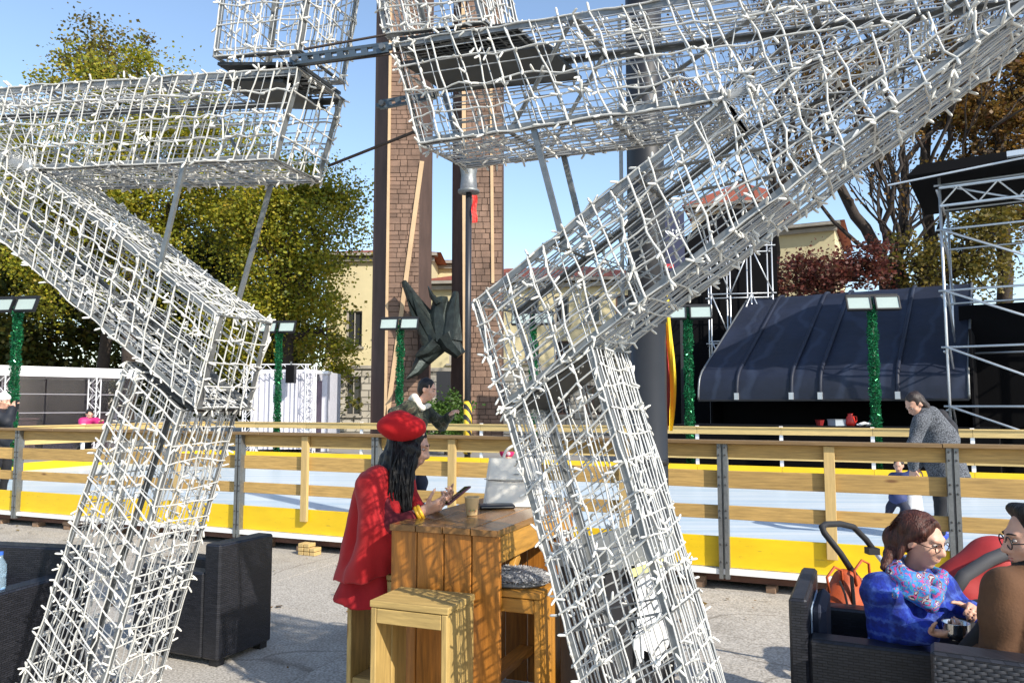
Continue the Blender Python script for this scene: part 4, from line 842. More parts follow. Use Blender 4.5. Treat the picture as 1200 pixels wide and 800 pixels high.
def beam(pl, p0, p1, q0, q1, cross=.088, longs=3, name='beam', wires_side=10, wires_front=7, skew=0, bulb=.085, ground=False):
    a0, a1, b0, b1 = [pl.to2(pl.hit(*x)) for x in (p0, p1, q0, q1)]
    if ground:      # run the leg down to the paving
        a1 = a0+(a1-a0)*((a0.y-.02)/(a0.y-a1.y)); b1 = b0+(b1-b0)*((b0.y-.02)/(b0.y-b1.y))
    La, Lb = (a1-a0).length, (b1-b0).length; ea, eb = (a1-a0)/La, (b1-b0)/Lb
    fr = MB(); C = lambda q, b: pl.to3(q, b)
    # four angle bars along the edges
    inn = (b0-a0).normalized()
    for e0, e1, sg in ((a0, a1, 1), (b0, b1, -1)):
        for bk in (0, T_):
            fr.bar(C(e0, bk+(.012 if bk == 0 else -.012)), C(e1, bk+(.012 if bk == 0 else -.012)), .004, .024, up=pl.n)
            off = inn*(.011*sg); fr.bar(C(e0+off, bk), C(e1+off, bk), .020, .004, up=pl.n)
    # cross frames
    nf = max(2, int(max(La, Lb)/.75)+1)
    for i in range(nf):
        s = i/(nf-1); pa, pb = a0.lerp(a1, s), b0.lerp(b1, s)
        if (pa-pb).length < .1: continue
        for bk in (.02, T_-.02): fr.bar(C(pa, bk), C(pb, bk), .004, .026, up=pl.n)
        for pp in (pa, pb): fr.bar(C(pp, 0), C(pp, T_), .022, .004, up=Vector((0,0,1)))
    bo = fr.build(name, GALV_D, star)
    # plain zinc wires along the beam
    wr = Tubes(4)
    def long_line(fa, bk, r, tb, jit=0):
        s0 = a0.lerp(b0, fa); s1 = a1.lerp(b1, fa); tb.add(polyline([C(s0, bk), C(s1, bk)], .12 if jit == 0 else .045, jit), r)
    for i in range(wires_side):
        bk = T_*(i+.5)/wires_side+srr.uniform(-.008, .008)
        long_line(-.012, bk, .0034, wr, .001); long_line(1.012, bk, .0034, wr, .001)
    for i in range(wires_front):
        fa = (i+.5)/wires_front+srr.uniform(-.05, .05); long_line(fa, -.001, .0026, wr); long_line(fa, T_+.001, .0026, wr)
    s = .03
    while s < max(La, Lb):          # thin hoops of the wire cage
        pa = a0+ea*min(s, La); pb = b0+eb*min(s, Lb)
        for P in ([C(pa, -.003), C(pa, T_+.003)], [C(pb, -.003), C(pb, T_+.003)], [C(pa, -.002), C(pb, -.002)], [C(pa, T_+.002), C(pb, T_+.002)]): wr.add(polyline(P, .2, 0), .0024)
        s += .13
    wr.build('wire_cage', WIRE, bo)
    cb = Tubes(6); lines = []
    def clip(s):
        """cross line at distance s from the inner end, cut at the far end"""
        pa = a0+ea*min(s, La) if s <= La else None; pb = b0+eb*s if s <= Lb else None
        A_, B_ = a0+ea*s, b0+eb*s
        if s <= La and s <= Lb: return A_, B_
        # crossing with the end line a1-b1
        d, e = B_-A_, b1-a1; den = d.x*e.y-d.y*e.x
        if abs(den) < 1e-6: return None
        t = ((a1.x-A_.x)*e.y-(a1.y-A_.y)*e.x)/den; X = A_+d*t
        if not (0 < t < 1): return None
        return (A_, X) if s <= La else (X, B_)
    s = .02
    while s < max(La, Lb):
        r = clip(s); s += cross*srr.uniform(.8, 1.2)
        if r is None: continue
        A_, B_ = r; j = lambda: srr.uniform(-.022, .022)
        o = .006
        A2, B2 = A_+ea*j(), B_+eb*(j()+skew)
        # zig-zag: the cord kinks where it is tied to a lengthwise cord
        fs = [.0]+[k_/(longs+1)+srr.uniform(-.03,.03) for k_ in range(1, longs+1)]+[1.]
        fp = [A2.lerp(B2, f)+ea*srr.uniform(-.013,.013)*(0 if f in (0.,1.) else 1) for f in fs]
        out = (A2-B2).normalized()*o
        front = [C(q, -o) for q in fp]
        back = [C(q+ea*srr.uniform(-.02,.02), T_+o) for q in fp]
        lines.append((front, -pl.n)); lines.append((back, pl.n))
        up3 = pl.to3(A2)-pl.to3(B2); up3.normalize()
        lines.append(([C(A2+out, 0), C(A2+out+ea*j(), T_*.5), C(A2+out+ea*j()*.5, T_)], up3)); lines.append(([C(B2-out, 0), C(B2-out+eb*j(), T_*.5), C(B2-out+eb*j()*.5, T_)], -up3))
    for i in range(1, longs+1):
        f = i/(longs+1)
        for bk, nn_ in ((-.008, -pl.n), (T_+.008, pl.n)):
            P = []
            nseg = int(max(La, Lb)/cross); 
            for k_ in range(nseg+1):
                t = k_/nseg; P.append(C(a0.lerp(b0, f+srr.uniform(-.035,.035)).lerp(a1.lerp(b1, f), t) if False else a0.lerp(a1, t).lerp(b0.lerp(b1, t), f+srr.uniform(-.03,.03)), bk))
            lines.append((P, nn_))
    for fa, sg in ((-.02, 1), (1.02, -1)):
        for i in range(1, 4):
            P = []; nseg = int(max(La, Lb)/cross)
            for k_ in range(nseg+1):
                t = k_/nseg; P.append(C(a0.lerp(a1, t).lerp(b0.lerp(b1, t), fa), T_*(i/4+srr.uniform(-.05,.05))))
            d = pl.to3(a0)-pl.to3(b0); d.normalize(); lines.append((P, d*sg))
    # cords along the four edges and round the two ends
    for (e0, e1) in ((a0, a1), (b0, b1)):
        for bk in (-.004, T_+.004): lines.append(([C(e0, bk), C(e1, bk)], pl.n*(-1 if bk < 0 else 1)))
    lines.append(([C(a0,0), C(b0,0), C(b0,T_), C(a0,T_), C(a0,0)], -pl.n))
    e3 = pl.to3(a0-ea*.01)-pl.to3(a0); e3.normalize()
    for i in range(1, 4):       # net over the inner end face
        lines.append(([C(a0.lerp(b0, i/4)-ea*.01, 0), C(a0.lerp(b0, i/4)-ea*.01, T_)], e3)); lines.append(([C(a0-ea*.01, T_*i/4), C(b0-ea*.01, T_*i/4)], e3))
    for P, nn_ in lines:
        Q = polyline(P, .04, .0028); cb.add(Q, .0036 if srr.random() < .7 else .0043)
        L = np.linalg.norm(np.diff(Q, axis=0), axis=1).sum(); nb_ = max(1, int(L/bulb+srr.random()))
        for _ in range(nb_):
            i = srr.randrange(len(Q)); tng = Q[min(i+1, len(Q)-1)]-Q[max(i-1, 0)]; tng /= np.linalg.norm(tng)+1e-9
            d = np.array(nn_)*srr.uniform(-.1, .8)+tng*srr.uniform(-1, 1)*1.1+srng.normal(size=3)*.45; d /= np.linalg.norm(d); bulbs.append((Q[i], d))
    cb.build('light_cord', CABLE, bo)
    return (a0, a1, b0, b1)
beam(PL, (251,66), (290,-250), (350,59), (402,-250), name='beam')
beam(PL, (349,80), (-190,116), (320,186), (41,198), longs=3)
beam(PL, (256,369), (41,198), (230,478), (-190,118), longs=3)
beam(PL, (149,424), (26,800), (213,481), (122,800), ground=True, longs=3, skew=.05)
beam(PR, (450,40), (392,-250), (566,25), (508,-250))
beam(PR, (461,51), (1321,-85), (491,168), (848,116), longs=3)
beam(PR, (554,355), (848,116), (590,478), (1321,-85), longs=3)
beam(PR, (592,483), (680,800), (694,407), (802,782), ground=True, longs=3, skew=-.06)
# joint plates
def jplate(pl, p, q, off, nm='joint_plate'):
    A, B = pl.to2(pl.hit(*p)), pl.to2(pl.hit(*q)); d = (B-A).normalized(); n2 = Vector((-d.y, d.x))
    if n2.y < 0: n2 = -n2
    A, B = A+n2*off, B+n2*off
    MB().bar(pl.to3(A, T_/2), pl.to3(B, T_/2), T_-.03, .014, up=pl.to3(n2)-pl.o).build(nm, PLATE_D, star)
jplate(PL, (252,74), (348,74), .004); jplate(PR, (462,46), (600,27), .004); jplate(PL, (152,427), (224,478), -.012); jplate(PR, (596,474), (690,403), -.016)
jplate(PL, (255,86), (330,88), -.02); jplate(PR, (470,64), (640,42), -.03)
# slotted channels bolting the halves together
def channel(A, B, w=.045, slots=8):
    x = (B-A); L = x.length; x.normalize(); zz = Vector((0,0,1)); zz = (zz-x*zz.dot(x)).normalized()
    m = MB(); m.bar(A+zz*w*.36, B+zz*w*.36, .020, w*.28, up=zz); m.bar(A-zz*w*.36, B-zz*w*.36, .020, w*.28, up=zz)
    for i in range(slots+1):
        c = A+x*(L*i/slots); m.bar(c-x*.014, c+x*.014, .018, w*.44, up=zz)
    o = m.build('slotted_channel', BRACKET, star)
    for e in (A+x*.02, B-x*.02):
        mm = MB(); mm.tube([e-PL.n*.012, e-PL.n*.026], .014, 6); mm.build('bolt', GALV, o)
channel(PL.hit(346,73)-PL.n*.015, PR.hit(458,58)-PR.n*.015)
channel(PL.hit(392,84)+PL.n*(T_+.02), PR.hit(452,73)+PR.n*(T_+.02), .04, 6)
for a, b in (((356,58),(452,41)), ((300,84),(470,62))): MB().tube([PL.hit(*a), PR.hit(*b)], .006, 6).build('tie_rod', ROD_D, star)
MB().tube([PL.to3(PL.to2(PL.hit(330,165)), T_), PR.to3(PR.to2(PR.hit(480,140)), T_*.3)], .008, 6).build('tie_rod', ROD_D, star)
for pl, a, b, bk in ((PL, (216,192), (186,318), .0), (PL, (260,180), (214,345), T_), (PR, (623,150), (660,292), .02), (PR, (612,140), (646,285), T_)):
    MB().bar(pl.to3(pl.to2(pl.hit(*a)), bk), pl.to3(pl.to2(pl.hit(*b)), bk), .022, .014, up=pl.n).build('strut', GALV if bk < .1 else GALV_D, star)
# two bulbs with orange collars
# --- bulbs: capsule pointing along its direction; the 300 nearest in view are pieces of their own
bprof = [(.0034, 0), (.0046, .004), (.0050, .026), (.0038, .033), (.0011, .036)]
bm_ = MB().lathe((0,0,0), bprof, 6); bme = bpy.data.meshes.new('bulb'); bme.from_pydata(bm_.v, [], bm_.f); bme.polygons.foreach_set('use_smooth', [True]*len(bme.polygons)); bme.update(); bme.materials.append(BULBM)
BP = np.array([b[0] for b in bulbs]); BD = np.array([b[1] for b in bulbs])
rel = BP-np.array(EYE); depth = rel[:,1]*math.cos(PITCH)+rel[:,2]*math.sin(PITCH); upc = -rel[:,1]*math.sin(PITCH)+rel[:,2]*math.cos(PITCH)
ix = 600+900*rel[:,0]/depth; iy = 400-900*upc/depth; vis = (ix > 5) & (ix < 1195) & (iy > 5) & (iy < 795)
score = np.where(vis, depth, 99)+srng.random(len(BP))*.5; order = np.argsort(score)
def basis(d):
    z = Vector(d); r = Vector((0,0,1)) if abs(z.z) < .9 else Vector((1,0,0)); x = r.cross(z).normalized(); y = z.cross(x); return Matrix((x, y, z)).transposed()
for i in order[:300]:
    M = basis(BD[i]).to_4x4(); M.translation = Vector(BP[i]); place('bulb', bme, star, M)
rest = order[300:]; n = len(rest)
Z = BD[rest]; ref = np.where(np.abs(Z[:,2:3]) < .9, np.array([[0,0,1.]]), np.array([[1.,0,0]])); X = np.cross(ref, Z); X /= np.linalg.norm(X, axis=1, keepdims=True); Y_ = np.cross(Z, X)
lv = []
for (r, z) in bprof[1:]:
    for k in range(5): lv.append((r*math.cos(k*2*math.pi/5), r*math.sin(k*2*math.pi/5), z))
lv = np.array(lv); lf = np.array([(i*5+k, i*5+(k+1) % 5, i*5+5+(k+1) % 5, i*5+5+k) for i in range(3) for k in range(5)])
V = BP[rest][:,None]+lv[None,:,0:1]*X[:,None]+lv[None,:,1:2]*Y_[:,None]+lv[None,:,2:3]*Z[:,None]
F = lf[None]+(np.arange(n)*len(lv))[:,None,None]
V = V.reshape(-1,3)-np.array(star.location)
place('bulbs', npmesh('bulbs', V, F.reshape(-1,4), BULBM, True), star, Matrix.Identity(4), local=True, kind='stuff', label='small white bulbs all over the light strings')
print('bulbs', len(BP))
# ------------------------------------------------------------------ high table and stools
TR = R(-21.5)
tb = root('bar_table', (-.57, 3.67, 0), TR, 'high plank bar table the woman in red leans on', 'table')
TW, TL, TH = .555, 1.12, 1.05
for i in range(4):       # top boards run across the picture's depth
    x = TW*(i+.5)/4; lplank('top_board', tb, (x, -.018, TH-.015+random.uniform(-.002,.002)), (x, TL+.02, TH-.015), TW/4-.005, .030, WOOD_TOP)
for y0 in (.014, TL-.014):
    for i in range(4):
        x = TW*(i+.5)/4; lplank('end_board', tb, (x, y0+random.uniform(-.002,.002), .01), (x, y0+random.uniform(-.002,.002), TH-.032), TW/4-.006, .026, WOOD_TABLE, up=(0,1,0))
for x in (.022, TW-.022): lplank('apron', tb, (x, .032, TH-.095), (x, TL-.032, TH-.095), .12, .024, WOOD_STOOL, up=(1,0,0))
for x in (.05, TW-.05): lplank('brace', tb, (x, .05, TH-.42), (x, .34, TH-.17), .05, .03, WOOD_STOOL, up=(1,0,0))
lplank('footrest', tb, (TW/2, .04, .2), (TW/2, TL-.04, .2), .09, .04, WOOD_TABLE)
def stool(loc, rz, label, w=.36, d=.27, h=.78, matl=WOOD_STOOL, seat2=None):
    t = root('bar_stool', loc, rz, label, 'stool', 'plank bar stools round the high table')
    for i in range(2):
        y = d*(i+.5)/2; lplank('seat_board', t, (-.005, y, h-.014), (w+.005, y, h-.014), d/2-.004, .028, seat2 or matl)
    for x in (.014, w-.014):
        for i in range(2):
            y = d*(i+.5)/2; lplank('leg_board', t, (x, y, .0), (x, y, h-.030), d/2-.006, .026, matl, up=(1,0,0))
    for y in (.016, d-.016):
        lplank('apron', t, (.029, y, h-.062), (w-.029, y, h-.062), .06, .024, matl, up=(0,1,0))
    lplank('footrest', t, (.029, d/2, .22), (w-.029, d/2, .22), d-.03, .03, matl)
    return t
def stool_at(px, py, h, rz, label, **k):
    p = gz(px, py, h); return stool((p.x, p.y, 0), rz, label, h=h, **k)
STP = mat('pale_stool_wood', (.56, .38, .13), .55, noise=(3.5, .5), stretch=(1.2,12,12), rand=.1, bump=(5,.25,.003), extra=knots((.18,.08,.02)))
stool_at(434, 703, .78, TR, 'pale plank stool in front of the table end', matl=STP)
stool((-.84, 4.00, 0), TR, 'plank stool the woman in red sits on', h=.76, w=.34, d=.36, matl=STP)
WOOD_ORANGE = mat('orange_stained_wood', (.56, .25, .035), .45, noise=(3.5,.45), stretch=(1.2,12,12), rand=.12, bump=(5,.25,.003), extra=knots((.13,.045,.01)))
st3 = stool((-.215, 3.57, 0), TR, 'orange plank stool with grey fur throw under the right side of the table', w=.36, d=.30, matl=WOOD_ORANGE)
stool((.30, 3.95, 0), TR, 'orange plank stool behind the star leg beside the bin', w=.36, d=.30, matl=WOOD_ORANGE)
# fur throw
FURM = leafmat('grey_fur', [(.60,.60,.61), (.40,.40,.41), (.75,.75,.75), (.22,.22,.225)])
fr_ = root('fur_throw', xf(st3) @ Vector((.18, .15, .782)), TR, 'shaggy grey fur throw on the orange stool', 'throw')
MB().ell((0,0,.012), (.17,.13,.022), 16, 6).build('fur_hide', mat('fur_hide', (.2,.2,.2), .9), fr_, local=True, smooth=True)
n = 5200; a = rng.uniform(0, 6.283, n); r_ = np.sqrt(rng.random(n)); P = np.stack([.175*r_*np.cos(a), .14*r_*np.sin(a), .022+.03*np.sqrt(np.maximum(0,1-r_**2))+.012*rng.random(n)], 1)
d1 = rdirs(n); d1[:,2] = np.abs(d1[:,2])*.6; d1 *= .017; d2 = np.cross(rdirs(n), d1); d2 /= np.linalg.norm(d2, axis=1, keepdims=True)+1e-9; V, F = quads(P, d1, d2*.0016)
place('fur_hair', npmesh('fur_hair', V, F, FURM), fr_, Matrix.Identity(4), local=True, kind='stuff')
# ------------------------------------------------------------------ on the table
PAPER = mat('kraft_paper_cup', (.62, .44, .22), .6, noise=(30,.12))
zt = TH+.001
p = gz(553, 603, zt); cu = root('paper_cup', (p.x, p.y, zt), 0, 'tan paper coffee cup on the bar table', 'cup')
m = MB(); m.lathe((0,0,0), [(.026,0),(.0275,.004),(.037,.088)], 28, cap=False); m.lathe((0,0,0), [(.0255,.008),(.0355,.086)], 28, cap=False); m.lathe((0,0,.005), [(.0,0),(.027,0)], 28, cap=False); m.build('cup_wall', PAPER, cu, local=True, smooth=True)
MB().tube([(.0372*math.cos(i*.2618), .0372*math.sin(i*.2618), .0885) for i in range(25)], .0022, 6).build('rolled_rim', mat('paper_rim', (.68,.52,.30), .5), cu, local=True, smooth=True)
MB().lathe((0,0,.07), [(.0,0),(.0335,0)], 20, cap=False).build('coffee', mat('coffee', (.10,.05,.02), .2), cu, local=True)
for j in range(5): MB().box((-.012+j*.008, -.0305-.0005*j*0, .024+.004*(j % 2)), (.004,.003,.006)).build('printed_mark', mat('cup_mark%d' % j, [(.5,.06,.04),(.1,.3,.08),(.45,.3,.05),(.1,.3,.08),(.5,.06,.04)][j], .6), cu, local=True)
# black wallet
p = gz(582, 595, zt); wa = root('wallet', (p.x, p.y, zt), R(8), 'flat black wallet between the cup and the white handbag', 'wallet')
V_, F_ = chambox(.19, .10, .020, .006); me = bpy.data.meshes.new('wallet_body'); me.from_pydata(V_, [], F_); me.update(); me.materials.append(mat('black_leather', (.012,.013,.02), .35, bump=(120,.2,.002))); place('wallet_body', me, wa, Matrix.Translation((0,0,.011)), local=True)
MB().box((0,-.051,.011), (.17,.003,.004)).build('zip', GALV, wa, local=True)
# white handbag
BAGW = mat('white_grained_leather', (.80,.77,.69), .4, bump=(160,.25,.002), noise=(6,.08))
p = gz(602, 594, zt); bg = root('handbag', (p.x, p.y+.07, zt), R(-6), 'white leather handbag with a top handle on the bar table', 'handbag')
m = MB()
def bagf(u, v):
    # u round the bag, v up: flattened tapering shell
    a = u*2*math.pi; w = .168-.034*v; d = .066*(1-v)+.018*v; e = .42
    c, s = math.cos(a), math.sin(a); return (w*math.copysign(abs(c)**e, c), d*math.copysign(abs(s)**e, s), .002+.255*v)
m.grid(bagf, 40, 14); m.add([bagf(i/40, 1) for i in range(40)], [tuple(range(40))]); m.build('bag_body', BAGW, bg, local=True, smooth=True)
def flap(u, v): 
    q = bagf(.5+.5*(.04+.92*u), 1-.45*v); return (q[0]*1.012, q[1]*1.05-.004, q[2]+.003)
m = MB().grid(flap, 24, 8); nv = len(m.v); m.v += [(x, y-.004, z) for x, y, z in m.v]; m.f += [tuple(i+nv for i in reversed(q)) for q in m.f[:]]
m.build('flap', BAGW, bg, local=True, smooth=True)
MB().tube([(-.155+.31*i/20, -.062, .148-.012*math.sin(math.pi*i/20)) for i in range(21)], .0022, 5).build('flap_seam', mat('dark_bag_trim', (.16,.14,.12), .5), bg, local=True)  # dark line along the lower edge of the flap
MB().box((.02,-.052,.175), (.028,.004,.005)).build('logo_bar', GALV, bg, local=True); MB().box((.115,-.066,.10), (.03,.008,.012)).build('clasp', GALV_D, bg, local=True)
MB().tube([(.075*math.cos(math.pi-math.pi*i/16)+.02, 0, .255+.074*math.sin(math.pi*i/16)) for i in range(17)], .0085, 8).build('handle', BAGW, bg, local=True, smooth=True)
# ------------------------------------------------------------------ bin behind the right leg
bi = root('waste_bin', (.52, 3.80, 0), R(52), 'grey rimmed waste bin lined with a white bag behind the star leg', 'bin')
BR, BL, BH = .12, .33, .96
m = MB(); m.prism([(-BL,-BR),(BL,-BR),(BL,BR),(-BL,BR)], 0, BH-.08); m.build('bin_body', mat('black_bin_plastic', (.02,.02,.022), .5), bi, local=True)
RIM = mat('grey_bin_rim', (.16,.17,.17), .5)
for c, s in (((0,-BR-.012,BH-.045), (2*BL+.05,.026,.09)), ((0,BR+.012,BH-.045), (2*BL+.05,.026,.09)), ((-BL-.012,0,BH-.045), (.026,2*BR-.004,.09)), ((BL+.012,0,BH-.045), (.026,2*BR-.004,.09))): MB().box(c, s).build('rim_bar', RIM, bi, local=True)
SACK = mat('white_bin_bag', (.74,.74,.74), .38, bump=(12,.8,.02))
m = MB().grid(lambda u, v: (BL*(-.30+.85*u), -BR-.030-.016*math.sin(u*21+v*6)*v, BH-.09-.46*v*(1-.12*math.sin(u*7))), 30, 12); m.build('bin_bag', SACK, bi, local=True, smooth=True)
MB().box((-.02,-BR-.052,BH-.115), (.34,.012,.035)).build('yellow_tape', mat('pale_yellow_tape', (.72,.68,.25), .5), bi, local=True)
# scribbled marker writing on the bag
scr = [[(0,0),(0,.05),(.018,.047),(.02,.034),(.004,.027),(.022,.02),(.022,.004),(0,0)], [(.034,.0),(.036,.004)], [(.05,0),(.05,.03),(.06,.034),(.068,.028)], [(.08,.012),(.09,.03),(.1,.014),(.09,0),(.08,.012)], [(.12,.03),(.112,.012),(.125,0),(.135,.016),(.134,.03),(.138,0)]]
m = MB()
for s in scr: m.tube([(-.02+x*1.1, -BR-.054, BH-.245+z*1.1) for x, z in s], .0022, 4)
m.build('marker_writing', BLACKM, bi, local=True)
# ------------------------------------------------------------------ rattan armchairs
def weave(parent, x0, x1, z0, z1, y, ny=-1, sx=.036, sz=.0125):
    """single strands woven over and under, as real pieces on a panel facing -y (parent's coordinates)"""
    V = []; F = []
    nz = int((z1-z0)/sz); b = 0
    for j in range(nz):
        x = x0-(sx/2 if j % 2 else 0); z = z0+(j+.5)*sz
        while x < x1:
            a, c = max(x, x0)+.0015, min(x+sx, x1)-.0015
            if c-a > .006:
                m = (a+c)/2; h = sz*.43
                for (xx, dy) in ((a, 0), (a+(m-a)*.5, .0042), (m, .0058), (c-(c-m)*.5, .0042), (c, 0)):
                    V += [(xx, y+ny*dy, z-h), (xx, y+ny*(dy+.0012), z), (xx, y+ny*dy, z+h)]
                for k in range(4):
                    F += [(b+3*k, b+3*k+3, b+3*k+4, b+3*k+1), (b+3*k+1, b+3*k+4, b+3*k+5, b+3*k+2)]
                b += 15
            x += sx
    return place('rattan_weave', npmesh('rattan_weave', V, F, RATTANP, True), parent, Matrix.Identity(4), local=True, kind='stuff')
def rbox(name, parent, lo, hi, m_=RATTAN, c=.012):
    d = [hi[i]-lo[i] for i in range(3)]; V_, F_ = chambox(*d, c); me = bpy.data.meshes.new(name); me.from_pydata(V_, [], F_); me.update(); me.materials.append(m_)
    return place(name, me, parent, Matrix.Translation([(lo[i]+hi[i])/2 for i in range(3)]), local=True)
def armchair(loc, rz, label, w=.74, d=.72, h=.78, arm=.62, seat=.34, bt=.13, at_=.12):
    """local frame: back along y=d..., sitter faces -y"""
    t = root('rattan_armchair', loc, rz, label, 'armchair', 'charcoal rattan armchairs')
    rbox('backrest', t, (0, d-bt, .04), (w, d, h)); rbox('arm', t, (0, 0, .04), (at_, d-bt-.002, arm)); rbox('arm', t, (w-at_, 0, .04), (w, d-bt-.002, arm))
    rbox('seat_base', t, (at_+.002, .02, .06), (w-at_-.002, d-bt-.002, seat)); rbox('seat_cushion', t, (at_+.006, .0, seat+.002), (w-at_-.006, d-bt-.006, seat+.10), CUSH, .03)
    for x in (.05, w-.05):
        for y in (.05, d-.05): MB().box((x,y,.018), (.06,.06,.036)).build('foot', BLACKM, t, local=True)
    return t
# right: the chair of the woman in blue faces right (its own -y looks along the picture's right)
C0 = gz(925, 745, .62)
cA = armchair((C0.x+.0, C0.y, 0), R(90-25), 'charcoal rattan armchair of the woman in the blue coat', w=.70, d=.74, bt=.075)
# local +y must run to the left: move the frame so that its back left corner stands at C0
def put(o, local_pt, world_pt):
    L = xf(o); d = Vector(world_pt)-(L @ Vector(local_pt)); d.z = 0; o.location = Vector(o.location)+d; XF[o.name] = Matrix.Translation(o.location) @ Matrix.Rotation(o.rotation_euler.z, 4, 'Z')
put(cA, (0, .74, 0), (C0.x, C0.y, 0))
bc = root('back_cushion', xf(cA) @ Vector((.35, .635, .45)), R(90-25), 'navy back cushion with pale blue side leaning in the armchair of the woman in blue', 'cushion')
o = rbox('cushion_pad', bc, (-.20, -.035, 0), (.20, .022, .27), CUSH, .025); rbox('pale_side', bc, (-.205, .0225, .01), (.19, .0275, .26), mat('pale_blue_cloth', (.30,.38,.48), .8), .004)
# near right: chair of the man in the brown jacket, its woven back towards the camera
D0_ = gz(1090, 762, .78)
cD = armchair((D0_.x, D0_.y, 0), R(151), 'charcoal rattan armchair with open weave back at the lower right corner', w=.78, d=.74)
put(cD, (.78, .74, 0), (D0_.x, D0_.y, 0))
weave(cD, .006, .774, .10, .772, .7405, ny=1)
# left: chair with its back to the right, and the chair at the left edge
E0 = gz(250, 783)
cL = armchair((E0.x, E0.y, 0), R(-90-24), 'charcoal rattan armchair with its back to the red coat, behind the left star leg', w=.48, d=.74, h=.74, arm=.56)
put(cL, (.48, .74, 0), (E0.x+.02, E0.y+.0, 0))
F0 = Vector((-2.62, 4.42, 0))
cF = armchair((F0.x, F0.y, 0), R(-12), 'charcoal rattan armchair cut off by the left edge of the picture', w=.80, d=.95, h=.76, arm=.62)
put(cF, (.80, .62, 0), F0)
bs = root('blue_bag', xf(cF) @ Vector((.42, .30, .445)), .3, 'crumpled pale blue bag on the left armchair seat', 'bag')
q = Vector(bs.location); BLUEP = mat('blue_plastic_bag', (.05,.17,.55), .25, bump=(30,.6,.01))
sdf('bag_skin', [('e', tuple(q+Vector((0,0,.09))), (.15,.11,.10), None), ('c', tuple(q+Vector((.05,0,.15))), .05, tuple(q+Vector((.1,0,.24))), .03)], mat('pale_blue_bag_cloth', (.18,.26,.38), .6), bs, h=.014, k=.04, fold=(.012, 30))
bt_ = root('water_bottle', gz(3, 690, .62)+Vector((-.02,.0,0)), 0, 'clear blue water bottle on the left chair arm', 'bottle')
WATERB = mat('blue_bottle_plastic', (.45,.62,.75), .1, trans=.7)
MB().lathe((0,0,0), [(.03,0),(.032,.01),(.032,.05),(.029,.06),(.032,.07),(.031,.13),(.012,.165),(.012,.18)], 16).build('bottle_body', WATERB, bt_, local=True, smooth=True); MB().lathe((0,0,.18), [(.013,0),(.013,.018)], 12).build('bottle_cap', mat('blue_cap',(.03,.12,.5),.4), bt_, local=True)
# blue plastic tray-bag on the seat beside the woman in blue
q = xf(cA) @ Vector((.20, .34, .445)); bb = root('plastic_bag', q, 0, 'translucent blue plastic bag on the seat beside the woman in blue', 'bag')
sdf('bag_skin', [('c', tuple(q+Vector((-.10,-.02,.05))), .055, tuple(q+Vector((.12,.02,.05))), .065), ('c', tuple(q+Vector((-.06,.02,.09))), .04, tuple(q+Vector((.08,.03,.11))), .035), ('c', tuple(q+Vector((.0,.0,.10))), .02, tuple(q+Vector((-.05,-.02,.15))), .012)], BLUEP, bb, h=.009, k=.03, fold=(.010, 45))
for s in (-1,1): MB().tube([q+Vector((s*.05-.04+.03*math.cos(t*.5), -.01, .13+.04*math.sin(t*.5))) for t in range(7)], .006, 5).build('bag_handle', BLUEP, bb)
# ------------------------------------------------------------------ pushchair
Ys = 4.1
pc = root('pushchair', (at(1060,600,Ys).x, Ys, 0), 0, 'red pushchair with black foam handle behind the woman in blue', 'pushchair')
FOAM = mat('black_foam_grip', (.014,.014,.016), .7); REDP = mat('red_pushchair_cloth', (.40,.025,.025), .7, noise=(5,.25), bump=(60,.2,.003))
W_ = lambda x, y, dy=0: at(x, y, Ys+dy)
MB().tube([W_(1002,674,-.05), W_(985,648,-.05), W_(966,624,-.05), W_(963,617,-.03), W_(968,614), W_(985,613.5,.1), W_(1000,617,.22), W_(1015,632,.26), W_(1026,647,.28)], .0165, 10).build('handle_grip', FOAM, pc, smooth=True)
MB().tube([W_(1000,672,-.05), W_(1040,730,-.05), W_(1085,800,-.05), W_(1110,838,-.05)], .014, 8).build('frame_tube', TRUSS, pc, smooth=True)
MB().tube([W_(1026,647,.28), W_(1060,690,.28), W_(1115,770,.28), W_(1140,800,.28)], .014, 8).build('frame_tube', TRUSS, pc, smooth=True)
MB().box(W_(1022,645,.24), (.06,.06,.035)).build('hinge', BLACKM, pc)
sdf('hood', [('c', tuple(W_(1128,690,.1)), .15, tuple(W_(1165,665,.1)), .16), ('c', tuple(W_(1165,668,.1)), .16, tuple(W_(1195,690,.1)), .15)], REDP, pc, h=.016, k=.05, fold=(.006, 16))
MB().tube([W_(1112,700,-.10), W_(1130,674,-.09), W_(1160,655,-.085), W_(1190,643,-.085), W_(1215,642,-.08)], .035, 8).build('hood_band', mat('dark_grey_band', (.05,.05,.055), .7), pc, smooth=True)
MB().tube([W_(1166,646,.05), W_(1174,638,.05), W_(1184,642,.05)], .03, 8).build('hood_peak', REDP, pc, smooth=True)
sdf('seat_shell', [('c', tuple(W_(1110,740,.1)), .13, tuple(W_(1165,725,.1)), .15), ('c', tuple(W_(1165,725,.1)), .14, tuple(W_(1205,760,.1)), .10)], REDP, pc, h=.02, k=.05)
for x, dy in ((1110,-.1), (1110,.32), (1215,-.05), (1215,.28)):
    c = W_(x, 790, dy); c.z = .13
    m = MB(); m.tube([c+Vector((.105*math.cos(a*.2618), 0, .105*math.sin(a*.2618))) for a in range(25)], .022, 8); o = m.build('wheel', FOAM, pc, smooth=True)
    MB().tube([c+Vector((0,-.02,0)), c+Vector((0,.02,0))], .085, 16).build('rim', GALV_D, o)
ob = root('orange_bag', W_(987,722,-.08), 0, 'orange rucksack hanging from the pushchair handle', 'bag')
ORG = mat('orange_bag_cloth', (.52,.09,.02), .55, noise=(8,.35), bump=(40,.4,.004))
